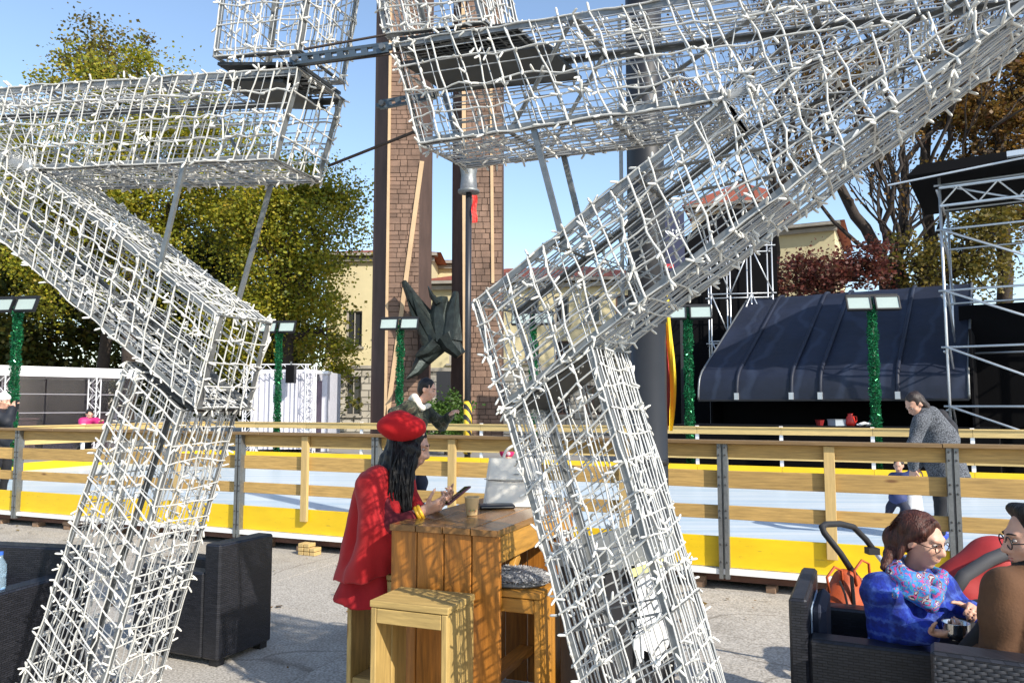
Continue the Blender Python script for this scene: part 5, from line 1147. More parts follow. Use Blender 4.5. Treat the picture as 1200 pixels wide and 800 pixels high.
sdf('bag_body', [('c', tuple(W_(983,712,-.06)), .085, tuple(W_(1008,716,-.02)), .085), ('c', tuple(W_(984,690,-.05)), .06, tuple(W_(1005,694,-.02)), .06), ('c', tuple(W_(988,675,-.05)), .03, tuple(W_(1000,678,-.02)), .03)], ORG, ob, h=.012, k=.06, fold=(.012, 32))
for a in ((972,676), (1004,668)): MB().tube([W_(a[0],a[1]+18,-.10), W_(a[0]-3,a[1],-.11), W_(a[0]+6,a[1]-12,-.09), W_(a[0]+14,a[1]-8,-.08), W_(a[0]+16,a[1]+14,-.10)], .007, 6).build('strap', ORG, ob, smooth=True)
MB().tube([W_(984,680,-.13), W_(990,695,-.15), W_(993,708,-.155)], .006, 5).build('zip', BLACKM, ob)
MB().tube([W_(998,675,-.13), W_(1001,710,-.14), W_(1000,735,-.13)], .010, 5).build('webbing', BLACKM, ob)
# ------------------------------------------------------------------ people
def fr3(F, Uv=(0,0,1)):
    F = Vector(F).normalized(); Uv = Vector(Uv); Uv = (Uv-F*Uv.dot(F)).normalized(); Rt = F.cross(Uv); return F, Uv, Rt
def head_prims(C, F, Uv=(0,0,1), s=1):
    C = Vector(C); F, Uv, Rt = fr3(F, Uv); Mx = [[Rt[i], F[i], Uv[i]] for i in range(3)]
    p = lambda r, f, u: tuple(C+(Rt*r+F*f+Uv*u)*s); e = lambda c, r: ('e', p(*c), tuple(x*s for x in r), Mx)
    P = [e((0,-.012,.022), (.074,.094,.088)), e((0,.024,-.045), (.051,.064,.062)), e((0,.058,-.096), (.024,.022,.020)), ('c', p(0,.088,.012), .010*s, p(0,.108,-.026), .0135*s, .012*s),
         e((0,.078,.026), (.050,.016,.012)), e((.036,.058,-.022), (.026,.026,.024)), e((-.036,.058,-.022), (.026,.026,.024)), e((0,.084,-.057), (.021,.011,.0055)), e((0,.083,-.068), (.018,.011,.006)),
         e((.013,.093,-.031), (.009,.010,.008)), e((-.013,.093,-.031), (.009,.010,.008)), e((.076,-.006,-.012), (.010,.020,.031)), e((-.076,-.006,-.012), (.010,.020,.031))]
    return P
def eyes(parent, C, F, Uv=(0,0,1), s=1, brow=None):
    C = Vector(C); F, Uv, Rt = fr3(F, Uv); M3 = Matrix((Rt, F, Uv)).transposed()
    for sg in (-1, 1):
        c = C+(Rt*sg*.031+F*.0795+Uv*.006)*s
        MB().ell(c, (.0135*s,.008*s,.0065*s), 12, 8, M3).build('eye', EYEW, parent, smooth=True)
        MB().ell(c+F*.0068*s-Uv*.0015*s, (.0056*s,.0028*s,.0056*s), 10, 6, M3).build('iris', EYED, parent, smooth=True)
        if brow: MB().tube([C+(Rt*sg*(.014+.0115*i)+F*(.095-.004*i*i*.55)+Uv*(.027+.003*math.sin(i*1.1)))*s for i in range(4)], [.0028*s,.0036*s,.0032*s,.0015*s], 5).build('eyebrow', brow, parent, smooth=True)
    MB().ell(C+(F*.0945-Uv*.0572)*s, (.020*s,.0042*s,.0042*s), 12, 6, M3).ell(C+(F*.093-Uv*.0665)*s, (.017*s,.0045*s,.0048*s), 12, 6, M3).build('lips', LIPS, parent, smooth=True)
def hand_prims(W, D, N, thumb=1, curl=.5, s=1, spread=0):
    """W wrist, D pointing direction, N the way the palm faces; thumb side +1/-1 along N x D"""
    W = Vector(W); D = Vector(D).normalized(); N = Vector(N); N = (N-D*N.dot(D)).normalized(); S = N.cross(D)*thumb; P = []
    for o in (-.028, -.010, .010, .028): P.append(('c', tuple(W+S*o*.7*s), .015*s, tuple(W+(D*.082+S*o)*s), .0135*s, .012*s))
    for o, L, c in ((.030,.036,.9), (.010,.041,1), (-.010,.039,1.05), (-.029,.031,1.1)):
        q = W+(D*.088+S*o)*s; a = 0
        for k, (l, r) in enumerate(((L,.0088), (L*.72,.0078), (L*.55,.0070))):
            a += curl*c*(.6 if k == 0 else 1); d = D*math.cos(a)+N*math.sin(a)+S*spread*o*8; e = q+d*l*s; P.append(('c', tuple(q), r*s, tuple(e), r*.9*s, .004*s)); q = e
    q = W+(D*.022+S*.028)*s; d = (D*.65+S*.75+N*.25).normalized()
    for l, r in ((.042,.0125), (.032,.0098), (.026,.0085)):
        e = q+d*l*s; P.append(('c', tuple(q), r*s, tuple(e), r*.9*s, .005*s)); q = e; d = (d+D*.35+N*.30*curl).normalized()
    return P
def glasses(parent, C, F, Uv=(0,0,1), s=1, m_=None):
    C = Vector(C); F, Uv, Rt = fr3(F, Uv); g_ = root if False else None; m = MB()
    for sg in (-1, 1):
        c = C+(Rt*sg*.033+F*.099+Uv*.0)*s
        m.tube([c+(Rt*math.cos(a*.3142)*.0255+Uv*math.sin(a*.3142)*.021)*s for a in range(21)], .0024*s, 6)
        m.tube([c+Rt*sg*.024*s, C+(Rt*sg*.078+F*.07)*s, C+(Rt*sg*.083-F*.004)*s], .0022*s, 5)
    m.tube([C+(-Rt*.0085+F*.102)*s, C+(Rt*.0085+F*.102)*s], .0024*s, 5)
    return m.build('glasses_frame', m_, parent, smooth=True)
T3 = lambda v: tuple(v)
def strands(n, l, mp, cur, b):
    m2 = n.new('ShaderNodeMapping'); m2.inputs['Scale'].default_value = (150,150,9); l.new(mp.inputs['Vector'].links[0].from_socket, m2.inputs['Vector']); t = n.new('ShaderNodeTexNoise'); t.inputs['Scale'].default_value = 1; t.inputs['Detail'].default_value = 3; l.new(m2.outputs[0], t.inputs['Vector'])
    bm = n.new('ShaderNodeBump'); bm.inputs['Strength'].default_value = 1; bm.inputs['Distance'].default_value = .006; l.new(t.outputs['Fac'], bm.inputs['Height']); l.new(bm.outputs[0], b.inputs['Normal'])
    hs = n.new('ShaderNodeMix'); hs.data_type = 'RGBA'; hs.blend_type = 'MULTIPLY'; hs.inputs[0].default_value = .8; l.new(cur, hs.inputs[6]); rp = n.new('ShaderNodeValToRGB'); rp.color_ramp.elements[0].position = .35; rp.color_ramp.elements[1].position = .65; rp.color_ramp.elements[0].color = (.35,.35,.35,1); rp.color_ramp.elements[1].color = (1.4,1.4,1.4,1); l.new(t.outputs['Fac'], rp.inputs[0]); l.new(rp.outputs[0], hs.inputs[7]); return hs.outputs[2]
HAIRB = mat('black_hair', (.008,.0065,.0065), .5, noise=(60,.5), stretch=(1,1,.15), extra=strands, spec=.35)
# ---- woman in red
Yr = 4.0
w = root('person', (at(440,700,4.15).x, 4.15, 0), 0, 'woman in red beret and red coat at the bar table looking at her phone', 'person')
A_ = lambda x, y, Y=Yr: at(x, y, Y)
HC = A_(481, 521, 4.05); HF = Vector((.93, -.10, -.34))
neck = A_(463, 556, 4.07); pel = A_(437, 672, 4.16)
sN, sF = A_(437, 568, 3.93), A_(470, 566, 4.22); eN, eF = A_(452, 622, 3.84), A_(487, 612, 4.18)
wN, wF = A_(497, 598, 3.86), A_(515, 589, 4.06)
kneeN, kneeF = pel+Vector((.42,-.20,.0)), pel+Vector((.45,-.02,.0)); footN, footF = kneeN+Vector((.02,.02,-.48)), kneeF+Vector((.0,.03,-.48))
hN = (A_(525, 587, 3.88)-wN); hF = (A_(530, 583, 3.98)-wF)
prims = head_prims(HC, HF, s=.98)+[('c', T3(HC+Vector((-.02,0,-.06))), .048, T3(neck), .055), ('c', T3(neck), .07, T3(pel), .13), ('c', T3(neck), .06, T3(sN), .05), ('c', T3(neck), .06, T3(sF), .05),
    ('c', T3(sN), .040, T3(eN+Vector((.02,.03,.02))), .028), ('c', T3(eN+Vector((.02,.03,.02))), .028, T3(wN), .026), ('c', T3(sF), .046, T3(eF), .038), ('c', T3(eF), .036, T3(wF), .026), ('c', T3(pel), .11, T3(kneeN), .06), ('c', T3(pel), .11, T3(kneeF), .06), ('c', T3(kneeN), .055, T3(footN), .035), ('c', T3(kneeF), .055, T3(footF), .035)]
prims += hand_prims(wN, hN, Vector((.0,.75,.65)), thumb=-1, curl=.85, s=.92)+hand_prims(wF, hF, Vector((-.1,-.6,.75)), thumb=1, curl=.8, s=.92)
sdf('body', prims, SKIN, w, h=.0075, k=.022); eyes(w, HC, HF, s=.98, brow=HAIRB)
RED = mat('red_wool', (.40, .003, .006), .85, noise=(7,.22), bump=(130,.25,.003)); RED.node_tree.nodes['Principled BSDF'].inputs['Sheen Weight'].default_value = .08
REDD = mat('dark_red_dress', (.13,.004,.012), .85, noise=(12,.4)); 
hemz = A_(420,676,4.0).z
coat = [('c', T3(neck+Vector((-.03,0,-.04))), .070, T3(A_(440,615,4.08)), .135), ('c', T3(A_(440,615,4.08)), .135, T3(A_(428,700,4.10)), .175), ('c', T3(neck+Vector((-.03,-.02,-.05))), .060, T3(sN), .070), ('c', T3(neck+Vector((-.02,.03,-.05))), .055, T3(sF), .07),
    ('c', T3(sN), .080, T3(A_(438,618,3.87)), .080), ('c', T3(A_(440,618,3.87)), .078, T3(A_(424,690,3.94)), .095), ('c', T3(A_(434,570,4.05)), .08, T3(A_(413,690,4.05)), .095),
    ('c', T3(A_(446,566,3.96)), .075, T3(A_(452,630,3.93)), .10), ('c', T3(A_(452,630,3.93)), .10, T3(A_(440,690,3.98)), .11), ('c', T3(A_(452,562,3.97)), .045, T3(A_(462,592,3.91)), .026), ('c', T3(A_(462,592,3.91)), .026, T3(A_(456,640,3.88)), .035), ('c', T3(sF), .07, T3(A_(488,600,4.16)), .05), ('p', (A_(420,676,4.0).x, 4, hemz), Vector((.18,0,-1)).normalized()[:])]
sdf('coat', coat, RED, w, h=.0085, k=.04, fold=(.0085, 42, .35))
sdf('coat_skirt', [('c', T3(A_(440,660,4.14)), .14, T3(A_(424,715,4.12)), .165), ('c', T3(A_(420,665,4.02)), .07, T3(A_(409,715,4.0)), .085), ('c', T3(A_(445,670,4.0)), .09, T3(A_(436,715,3.99)), .10), ('c', T3(pel), .12, T3(kneeN), .09), ('c', T3(pel), .12, T3(kneeF), .09), ('p', (A_(410,707,4.0).x, 4, A_(410,707,4.0).z), Vector((-.12,0,-1)).normalized()[:])], mat('deep_red_wool', (.38,.004,.010), .85, noise=(7,.3), bump=(130,.25,.003)), w, h=.010, k=.05, fold=(.009, 36, .35))
sdf('dress_sleeve', [('c', T3(sN+Vector((.06,0,-.06))), .050, T3(eN+Vector((.02,.025,.02))), .047), ('c', T3(eN+Vector((.015,.02,.015))), .046, T3(wN.lerp(eN, .35)), .034)], REDD, w, h=.009, k=.03, fold=(.004, 45))
sdf('dress_sleeve', [('c', T3(eF), .048, T3(wF.lerp(eF, .3)), .034), ('c', T3(sF), .05, T3(eF), .05)], REDD, w, h=.01, k=.03, fold=(.004, 45))
m = MB(); dd = (wN-eN).normalized(); o0 = wN.lerp(eN, .16); q1, q2 = dd.orthogonal().normalized(), None; q2 = dd.cross(q1)
for j in range(2): m.tube([o0+dd*.010*j*1.6+(q1*math.cos(a*.3142)+q2*math.sin(a*.3142))*.0315 for a in range(21)], .0095, 8)
m.build('yellow_bracelet', mat('yellow_bracelet_enamel', (.72,.40,.02), .35), w, smooth=True)
# hair: cap, falling mass and loose locks
HF_, HU_, HR_ = fr3(HF); hp = lambda r, f, u: HC+HR_*r+HF_*f+HU_*u
hair = [('e', T3(hp(0,-.022,.022)), (.082,.098,.098), [[HR_[i], HF_[i], HU_[i]] for i in range(3)])]
for r0, f0, tgt, r1 in ((.062,.022,(468,600,3.93),.024), (.07,-.03,(458,598,3.93),.030), (.05,-.07,(450,588,3.98),.030), (.066,.045,(476,612,3.92),.016), (-.05,-.05,(475,580,4.2),.03), (.0,-.09,(445,572,4.05),.035), (.072,.02,(481,622,3.9),.012), (.07,-.0,(473,632,3.9),.010)):
    a = hp(r0, f0, -.01); b = A_(*tgt); mid = a.lerp(b, .5)+Vector((-.012,-.012,0)); hair += [('c', T3(a), .034, T3(mid), .034 if r1 > .02 else .02), ('c', T3(mid), .034 if r1 > .02 else .02, T3(b), r1)]
sdf('hair', hair, HAIRB, w, h=.009, k=.02, fold=(.004, 70))
m = MB(); rr = random.Random(5)
for i in range(46):
    r0, f0 = rr.uniform(.055,.09), rr.uniform(-.07,.055); a = hp(r0, f0, rr.uniform(-.02,.03)); b = A_(rr.uniform(452,484), rr.uniform(585,640), 3.885); mid = a.lerp(b,.5)+Vector((rr.uniform(-.02,.012),-.03,0)); m.tube([a, a.lerp(mid,.5)+Vector((0,-.015,0)), mid, mid.lerp(b,.5)+Vector((rr.uniform(-.01,.01),-.01,0)), b], [.004,.006,.006,.005,.001], 5)
m.build('loose_locks', HAIRB, w, smooth=True, kind='stuff')
bc_ = A_(473.5, 502, 4.03); Mb = [[1,0,0],[0,1,0],[0,0,1]]
BM3 = Matrix.Rotation(R(4), 3, 'Y')
sdf('beret', [('e', T3(bc_+Vector((-.008,0,.0))), (.126,.122,.060), [[BM3[i][j] for j in range(3)] for i in range(3)]), ('e', T3(bc_+Vector((-.03,-.01,.022))), (.100,.10,.066), None), ('e', T3(bc_+Vector((.02,-.04,.012))), (.085,.08,.066), None), ('c', T3(bc_+Vector((-.02,0,.06))), .006, T3(bc_+Vector((-.02,0,.076))), .004)], mat('red_beret_felt', (.46,.003,.006), .9, bump=(160,.3,.003)), w, h=.008, k=.03, fold=(.005, 30))
for f_ in (footN, footF): sdf('shoe', [('c', T3(f_+Vector((-.03,.0,-.02))), .042, T3(f_+Vector((.12,-.03,-.035))), .032)], BLACKM, w, h=.012, k=.02)
ph = root('phone', A_(537, 582, 3.92), 0, 'dark red phone held in the hands of the woman in red', 'phone')
px_ = (A_(549,570,3.93)-A_(527,588,3.88)).normalized(); pz_ = Vector((-.60,-.16,.78)); pz_ = (pz_-px_*pz_.dot(px_)).normalized(); py_ = pz_.cross(px_); PM = Matrix((px_,py_,pz_)).transposed().to_4x4(); PM.translation = A_(536,580.5,3.93)
V_, F_ = chambox(.150,.072,.010,.003); me = bpy.data.meshes.new('phone_case'); me.from_pydata(V_, [], F_); me.update(); me.materials.append(mat('dark_red_phone_case', (.09,.015,.03), .3)); pcs = place('phone_case', me, ph, PM)
V_, F_ = chambox(.138,.064,.003,.001); me = bpy.data.meshes.new('screen'); me.from_pydata(V_, [], F_); me.update(); me.materials.append(mat('black_screen_glass', (.01,.01,.012), .08)); place('screen', me, ph, PM @ Matrix.Translation((0,0,.006)))
# ---- generic clothed figure
def figure(label, J, cols, h=.014, hs=1.0, hairp=None, coat_len=0, skirt=None, hood=None, hands=True, arm_r=.055, torso_r=.12, fold=(.006, 24), shoe=None, facing=None, loc=None, shoes=True, head=True, ck=.05):
    b = root('person', loc or (J['pel'].x, J['pel'].y, 0), 0, label, 'person'); F = J['face']; H = J['head']
    k = .03; P = head_prims(H, F, s=hs)
    P += [('c', T3(H+Vector((0,0,-.06*hs))), .046*hs, T3(J['neck']), .050*hs), ('c', T3(J['neck']+Vector((0,0,-.06*hs))), .045*hs, T3(J['pel']), .09*hs)]
    for s in 'LR':
        if 'el'+s in J:
            P += [('c', T3(J['neck']+Vector((0,0,-.05*hs))), .04*hs, T3(J['sh'+s]), .04*hs), ('c', T3(J['sh'+s]), .04*hs, T3(J['el'+s]), .036*hs), ('c', T3(J['el'+s]), .035*hs, T3(J['wr'+s]), .025*hs)]
            if hands: P += hand_prims(J['wr'+s], J['wr'+s]-J['el'+s], J.get('pn'+s, Vector((0,.3,-1))), 1 if s == 'L' else -1, J.get('curl', .6), hs)
        P += [('c', T3(J['pel']), .10*hs, T3(J['kn'+s]), .055*hs), ('c', T3(J['kn'+s]), .05*hs, T3(J['an'+s]), .035*hs)]
    sdf('body', P, cols.get('skin', SKIN), b, h=min(h, .012), k=.02)
    ct = [('c', T3(J['neck']+Vector((0,0,-.03))), .08*hs, T3(J['pel']), torso_r*hs), ('c', T3(J['neck'].lerp(J['pel'], .35)), torso_r*hs, T3(J['pel']), torso_r*1.02*hs)]
    for s in 'LR':
        if 'el'+s in J: ct += [('c', T3(J['neck']+Vector((0,0,-.03))), .065*hs, T3(J['sh'+s]), .07*hs), ('c', T3(J['sh'+s]), (arm_r+.012)*hs, T3(J['el'+s]), arm_r*hs), ('c', T3(J['el'+s]), arm_r*hs, T3(J['wr'+s].lerp(J['el'+s], .1)), arm_r*.8*hs)]
    if skirt: ct += skirt
    sdf('coat', ct, cols['coat'], b, h=h, k=ck, fold=fold)
    tr = []
    for s in 'LR': tr += [('c', T3(J['pel']), .105*hs, T3(J['kn'+s]), .072*hs), ('c', T3(J['kn'+s]), .07*hs, T3(J['an'+s]), .05*hs)]
    sdf('trousers', tr, cols['legs'], b, h=h, k=.03, fold=(.004, 30))
    if shoes:
        for s in 'LR': q = J['an'+s]; f = Vector((F.x, F.y, 0)).normalized(); sdf('shoe', [('c', T3(q+Vector((0,0,-.03))-f*.03), .048*hs, T3(q+f*.13*hs+Vector((0,0,-.04))), .036*hs)], cols.get('shoe', BLACKM), b, h=h, k=.02)
    F_, U_, R_ = fr3(F); Mx = [[R_[i], F_[i], U_[i]] for i in range(3)]
    if cols.get('hair') and hairp is not False:
        hp_ = lambda r, f, u: T3(H+(R_*r+F_*f+U_*u)*hs)
        sdf('hair', [('e', hp_(0,-.026,.032), (.083*hs,.095*hs,.092*hs), Mx), ('e', hp_(0,-.05,-.015), (.074*hs,.066*hs,.066*hs), Mx), ('s', hp_(0,.128,-.030), (.092*hs,.085*hs,.108*hs), Mx)]+(hairp(hp_, hs) if hairp else []), cols['hair'], b, h=min(h,.010), k=.016, fold=(.0035, 80, .5))
    eyes(b, H, F, s=hs, brow=cols.get('hair'))
    return b, (F_, U_, R_)
def camo(n, l, mp, cur, b):
    t = n.new('ShaderNodeTexNoise'); t.inputs['Scale'].default_value = 11; t.inputs['Detail'].default_value = 2; l.new(mp.outputs[0], t.inputs['Vector']); rp = n.new('ShaderNodeValToRGB'); rp.color_ramp.interpolation = 'CONSTANT'; e = rp.color_ramp.elements
    e[0].color = (.012,.014,.010,1); e[1].position = .44; e[1].color = (.035,.04,.02,1)
    for p_, c_ in ((.52, (.02,.022,.014,1)), (.57, (.10,.095,.06,1)), (.62, (.045,.035,.02,1))): q = e.new(p_); q.color = c_
    l.new(t.outputs['Fac'], rp.inputs[0]); return rp.outputs[0]
# ---- man in camouflage jacket
Ym = 8.75; a = lambda x, y, Y=Ym: at(x, y, Y)
J = dict(head=a(501,456), face=Vector((.93,-.25,-.30)), neck=a(490,474), pel=Vector((a(478,520).x, Ym+.1, 1.12)), shL=a(497,480,Ym+.22), elL=a(518,497,Ym+.12), wrL=a(528,486,Ym-.02), shR=a(479,478,Ym-.16), elR=a(463,484,Ym-.16), wrR=a(456,491,8.36), curl=.7)
J['knL'] = Vector((a(492,560).x, Ym+.12, .72)); J['anL'] = Vector((a(488,560).x, Ym+.2, .28)); J['knR'] = Vector((a(480,560).x, Ym-.05, .72)); J['anR'] = Vector((a(474,560).x, Ym+.0, .28))
CAMO = mat('camouflage_cloth', (.03,.035,.02), .8, extra=camo); FLEECE = mat('cream_fleece', (.66,.62,.52), .95, bump=(60,.8,.01))
NAVYC = mat('navy_denim', (.02,.025,.05), .8, noise=(20,.3)); DARKC = mat('black_trouser_cloth', (.012,.012,.015), .85, noise=(15,.3))
fg, fx = figure('man in a camouflage jacket with cream fleece hood leaning on the rink barrier', J, dict(coat=CAMO, legs=NAVYC, hair=HAIRB), torso_r=.15, arm_r=.065, hs=1.02)
sdf('fleece_hood', [('c', T3(a(486,466,Ym-.09)), .042, T3(a(494,478,Ym-.10)), .032), ('c', T3(a(494,478,Ym-.10)), .032, T3(a(503,475,Ym+.0)), .026), ('c', T3(a(486,466,Ym-.09)), .042, T3(a(484,467,Ym+.10)), .05)], FLEECE, fg, h=.012, k=.03, fold=(.005, 60))
# ---- woman in grey coat bending to a child
Yg = 8.1; a = lambda x, y, Y=Yg: at(x, y, Y)
def tweed(n, l, mp, cur, b):
    t = n.new('ShaderNodeTexNoise'); t.inputs['Scale'].default_value = 95; t.inputs['Detail'].default_value = 4; l.new(mp.outputs[0], t.inputs['Vector']); rp = n.new('ShaderNodeValToRGB'); rp.color_ramp.elements[0].position = .42; rp.color_ramp.elements[1].position = .60; rp.color_ramp.elements[0].color = (.025,.028,.034,1); rp.color_ramp.elements[1].color = (.15,.16,.18,1); l.new(t.outputs['Fac'], rp.inputs[0]); return rp.outputs[0]
TWEED = mat('grey_tweed', (.2,.2,.22), .9, extra=tweed); BROWNH = mat('dark_brown_hair', (.030,.016,.011), .5, noise=(60,.4), stretch=(1,1,.2), extra=strands)
ice_z = .2
J = dict(head=a(1072,473), face=Vector((-.72,-.15,-.68)), neck=a(1087,483), pel=a(1108,545), shL=a(1079,495,Yg-.17), elL=a(1070,525,Yg-.2), wrL=a(1070,549,Yg-.1), shR=a(1092,497,Yg+.17), elR=a(1082,525,Yg+.2), wrR=a(1074,547,Yg+.1))
J['knL'] = Vector((a(1098,590).x, Yg-.08, .66)); J['anL'] = Vector((a(1096,600).x, Yg-.08, .30)); J['knR'] = Vector((a(1122,590).x, Yg+.08, .66)); J['anR'] = Vector((a(1122,600).x, Yg+.1, .30))
SKB = mat('blue_skate_plastic', (.02,.06,.45), .4)
sk = [('c', T3(a(1103,530)), .16, T3(a(1112,560)), .20), ('c', T3(a(1090,490)), .12, T3(a(1104,515)), .16), ('c', T3(a(1082,483)), .062, T3(a(1090,486)), .075)]
fg, (f_, u_, r_) = figure('woman in a grey tweed coat bending down to a child on the ice', J, dict(coat=TWEED, legs=DARKC, hair=BROWNH, shoe=SKB), torso_r=.16, arm_r=.064, skirt=sk, hairp=lambda q, s_: [('c', q(.06,-.03,-.01), .035, q(.062,-.045,-.095), .028), ('c', q(-.06,-.03,-.01), .035, q(-.062,-.045,-.095), .028), ('c', q(0,-.07,-.01), .05, q(0,-.075,-.10), .045)])
sdf('backpack', [('c', T3(a(1102,484,Yg+.1)), .05, T3(a(1111,500,Yg+.1)), .085), ('c', T3(a(1111,500,Yg+.0)), .075, T3(a(1117,514,Yg+.05)), .065)], mat('black_backpack_nylon', (.012,.012,.016), .8), fg, h=.016, k=.04, fold=(.006, 30))
for s in 'LR': MB().box(J['an'+s]+Vector((-.04,0,-.085)), (.27,.006,.03)).build('skate_blade', GALV, fg)
# ---- child on the ice
Yk = 9.2; a = lambda x, y, Y=Yk: at(x, y, Y)
J = dict(head=a(1053,545), face=Vector((-.5,-.7,-.3)), neck=a(1054,556), pel=Vector((a(1052,575).x, Yk, .52)), shL=a(1060,559,Yk-.1), elL=a(1066,558,Yk-.12), wrL=a(1069,549,Yk-.10), shR=a(1047,559,Yk+.1), elR=a(1043,568,Yk+.1), wrR=a(1046,576,Yk+.05))
J['knL'] = Vector((a(1058,590).x, Yk-.06, .40)); J['anL'] = Vector((a(1052,590).x, Yk-.05, .28)); J['knR'] = Vector((a(1046,590).x, Yk+.06, .40)); J['anR'] = Vector((a(1042,600).x, Yk+.06, .28))
fg, _ = figure('small child in navy clothes and purple skates held by the bending woman', J, dict(coat=mat('blue_child_jacket', (.03,.045,.14), .7), legs=NAVYC, hair=BROWNH, shoe=mat('purple_skate', (.30,.19,.60), .45)), hs=.66, h=.012, torso_r=.125, arm_r=.07)
pn = root('skating_aid', (a(1074,590).x, 9.3, .2), R(15), 'white plastic skating aid beside the child on the ice', 'skating aid')
sdf('aid_body', [('c', (a(1074,590).x,9.3,.32), .12, (a(1074,590).x,9.3,.60), .10), ('c', (a(1074,590).x,9.3,.64), .085, (a(1074,590).x,9.3,.70), .08)], WHITEP, pn, h=.018, k=.04)
for s in (-1,1): MB().tube([(s*.09,0,.42),(s*.17,-.03,.47),(s*.2,-.05,.44)], .018, 8).build('aid_handle', BLACKM, pn, local=True, smooth=True)
MB().box((0,0,.015), (.3,.34,.03)).build('aid_base', WHITEP, pn, local=True)
# ---- person photographing at the far left
Yl = 11.9; a = lambda x, y, Y=Yl: at(x, y, Y)
J = dict(head=a(4,470), face=Vector((.9,-.1,-.1)), neck=a(1,482), pel=Vector((a(0,520).x, Yl, 1.12)), shL=a(5,487,Yl+.18), elL=a(12,490,Yl+.2), wrL=a(17,477,Yl+.08), shR=a(-3,487,Yl-.18), elR=a(8,493,Yl-.2), wrR=a(15,477,Yl-.05))
J['knL'] = Vector((J['pel'].x+.05, Yl+.1, .72)); J['anL'] = Vector((J['pel'].x, Yl+.12, .28)); J['knR'] = Vector((J['pel'].x+.02, Yl-.1, .72)); J['anR'] = Vector((J['pel'].x-.02, Yl-.1, .28))
fg, (f_, u_, r_) = figure('person in black with a white woolly hat raising a phone at the left edge', J, dict(coat=mat('black_parka', (.012,.014,.02), .7), legs=DARKC, hair=HAIRB), torso_r=.16, arm_r=.065)
MM = [[r_[i], f_[i], u_[i]] for i in range(3)]; hh = J['head']
sdf('woolly_hat', [('e', T3(hh+u_*.06-f_*.015), (.098,.112,.075), MM), ('e', T3(hh+u_*.14), (.03,.03,.03), None)], mat('white_knit', (.75,.74,.72), .95, bump=(90,.6,.005)), fg, h=.012, k=.02)
pq = root('phone', a(18,474,Yl), 0, 'small phone raised by the person in black at the left edge', 'phone'); MB().box((.03,0,0), (.012,.075,.15)).build('phone_case', BLACKM, pq, local=True); MB().box((.023,0,0), (.003,.068,.14)).build('screen', GLASSD, pq, local=True)
# ---- person in pink bending behind the left end of the rink
Yp = 18.9; a = lambda x, y, Y=Yp: at(x, y, Y)
J = dict(head=a(105,485), face=Vector((.5,-.6,-.5)), neck=a(103,491), pel=Vector((a(98,500).x, Yp+.25, .86)), shL=a(113,493,Yp+.05), elL=a(118,499,Yp-.1), wrL=a(119,494,Yp-.25), shR=a(96,493,Yp-.05), elR=a(97,501,Yp-.15), wrR=a(104,500,Yp-.25))
J['knL'] = Vector((J['pel'].x+.1, Yp, .46)); J['anL'] = Vector((J['pel'].x+.1, Yp+.1, .09)); J['knR'] = Vector((J['pel'].x-.1, Yp, .46)); J['anR'] = Vector((J['pel'].x-.1, Yp+.1, .09))
figure('person in a pink jacket leaning over the barrier at the left end of the rink', J, dict(coat=mat('magenta_jacket', (.45,.02,.14), .6), legs=DARKC, hair=HAIRB), h=.02, torso_r=.16, arm_r=.07)
# ---- child with pink hat behind the handbag
Yh = 8.35; a = lambda x, y, Y=Yh: at(x, y, Y)
J = dict(head=a(594,533), face=Vector((.2,-.9,-.25)), neck=a(595,545), pel=Vector((a(598,560).x, Yh+.05, .62)), shL=a(605,549,Yh), elL=a(609,560,Yh-.04), wrL=a(608,570,Yh-.1), shR=a(586,549,Yh), elR=a(584,560,Yh-.04), wrR=a(586,570,Yh-.1))
J['knL'] = Vector((J['pel'].x+.06, Yh, .45)); J['anL'] = Vector((J['pel'].x+.06, Yh+.05, .28)); J['knR'] = Vector((J['pel'].x-.06, Yh, .45)); J['anR'] = Vector((J['pel'].x-.06, Yh+.05, .28))
fg, (f_, u_, r_) = figure('small child in a bright pink bobble hat behind the white handbag', J, dict(coat=mat('grey_child_jacket', (.12,.12,.15), .7), legs=DARKC, hair=BROWNH), hs=.72, h=.012, torso_r=.15, arm_r=.07)
MM = [[r_[i], f_[i], u_[i]] for i in range(3)]; hh = J['head']; PINK = mat('pink_knit', (.62,.02,.13), .9, bump=(70,.6,.006))
sdf('bobble_hat', [('e', T3(hh+u_*.035-f_*.012), (.080,.088,.075), MM), ('e', T3(hh+u_*.115), (.032,.032,.030), None)], PINK, fg, h=.009, k=.02)
MB().ell(hh+u_*.040+f_*.074, (.022,.01,.022), 10, 6).build('hat_flower', mat('pale_pink_wool', (.75,.45,.52), .9), fg, smooth=True)
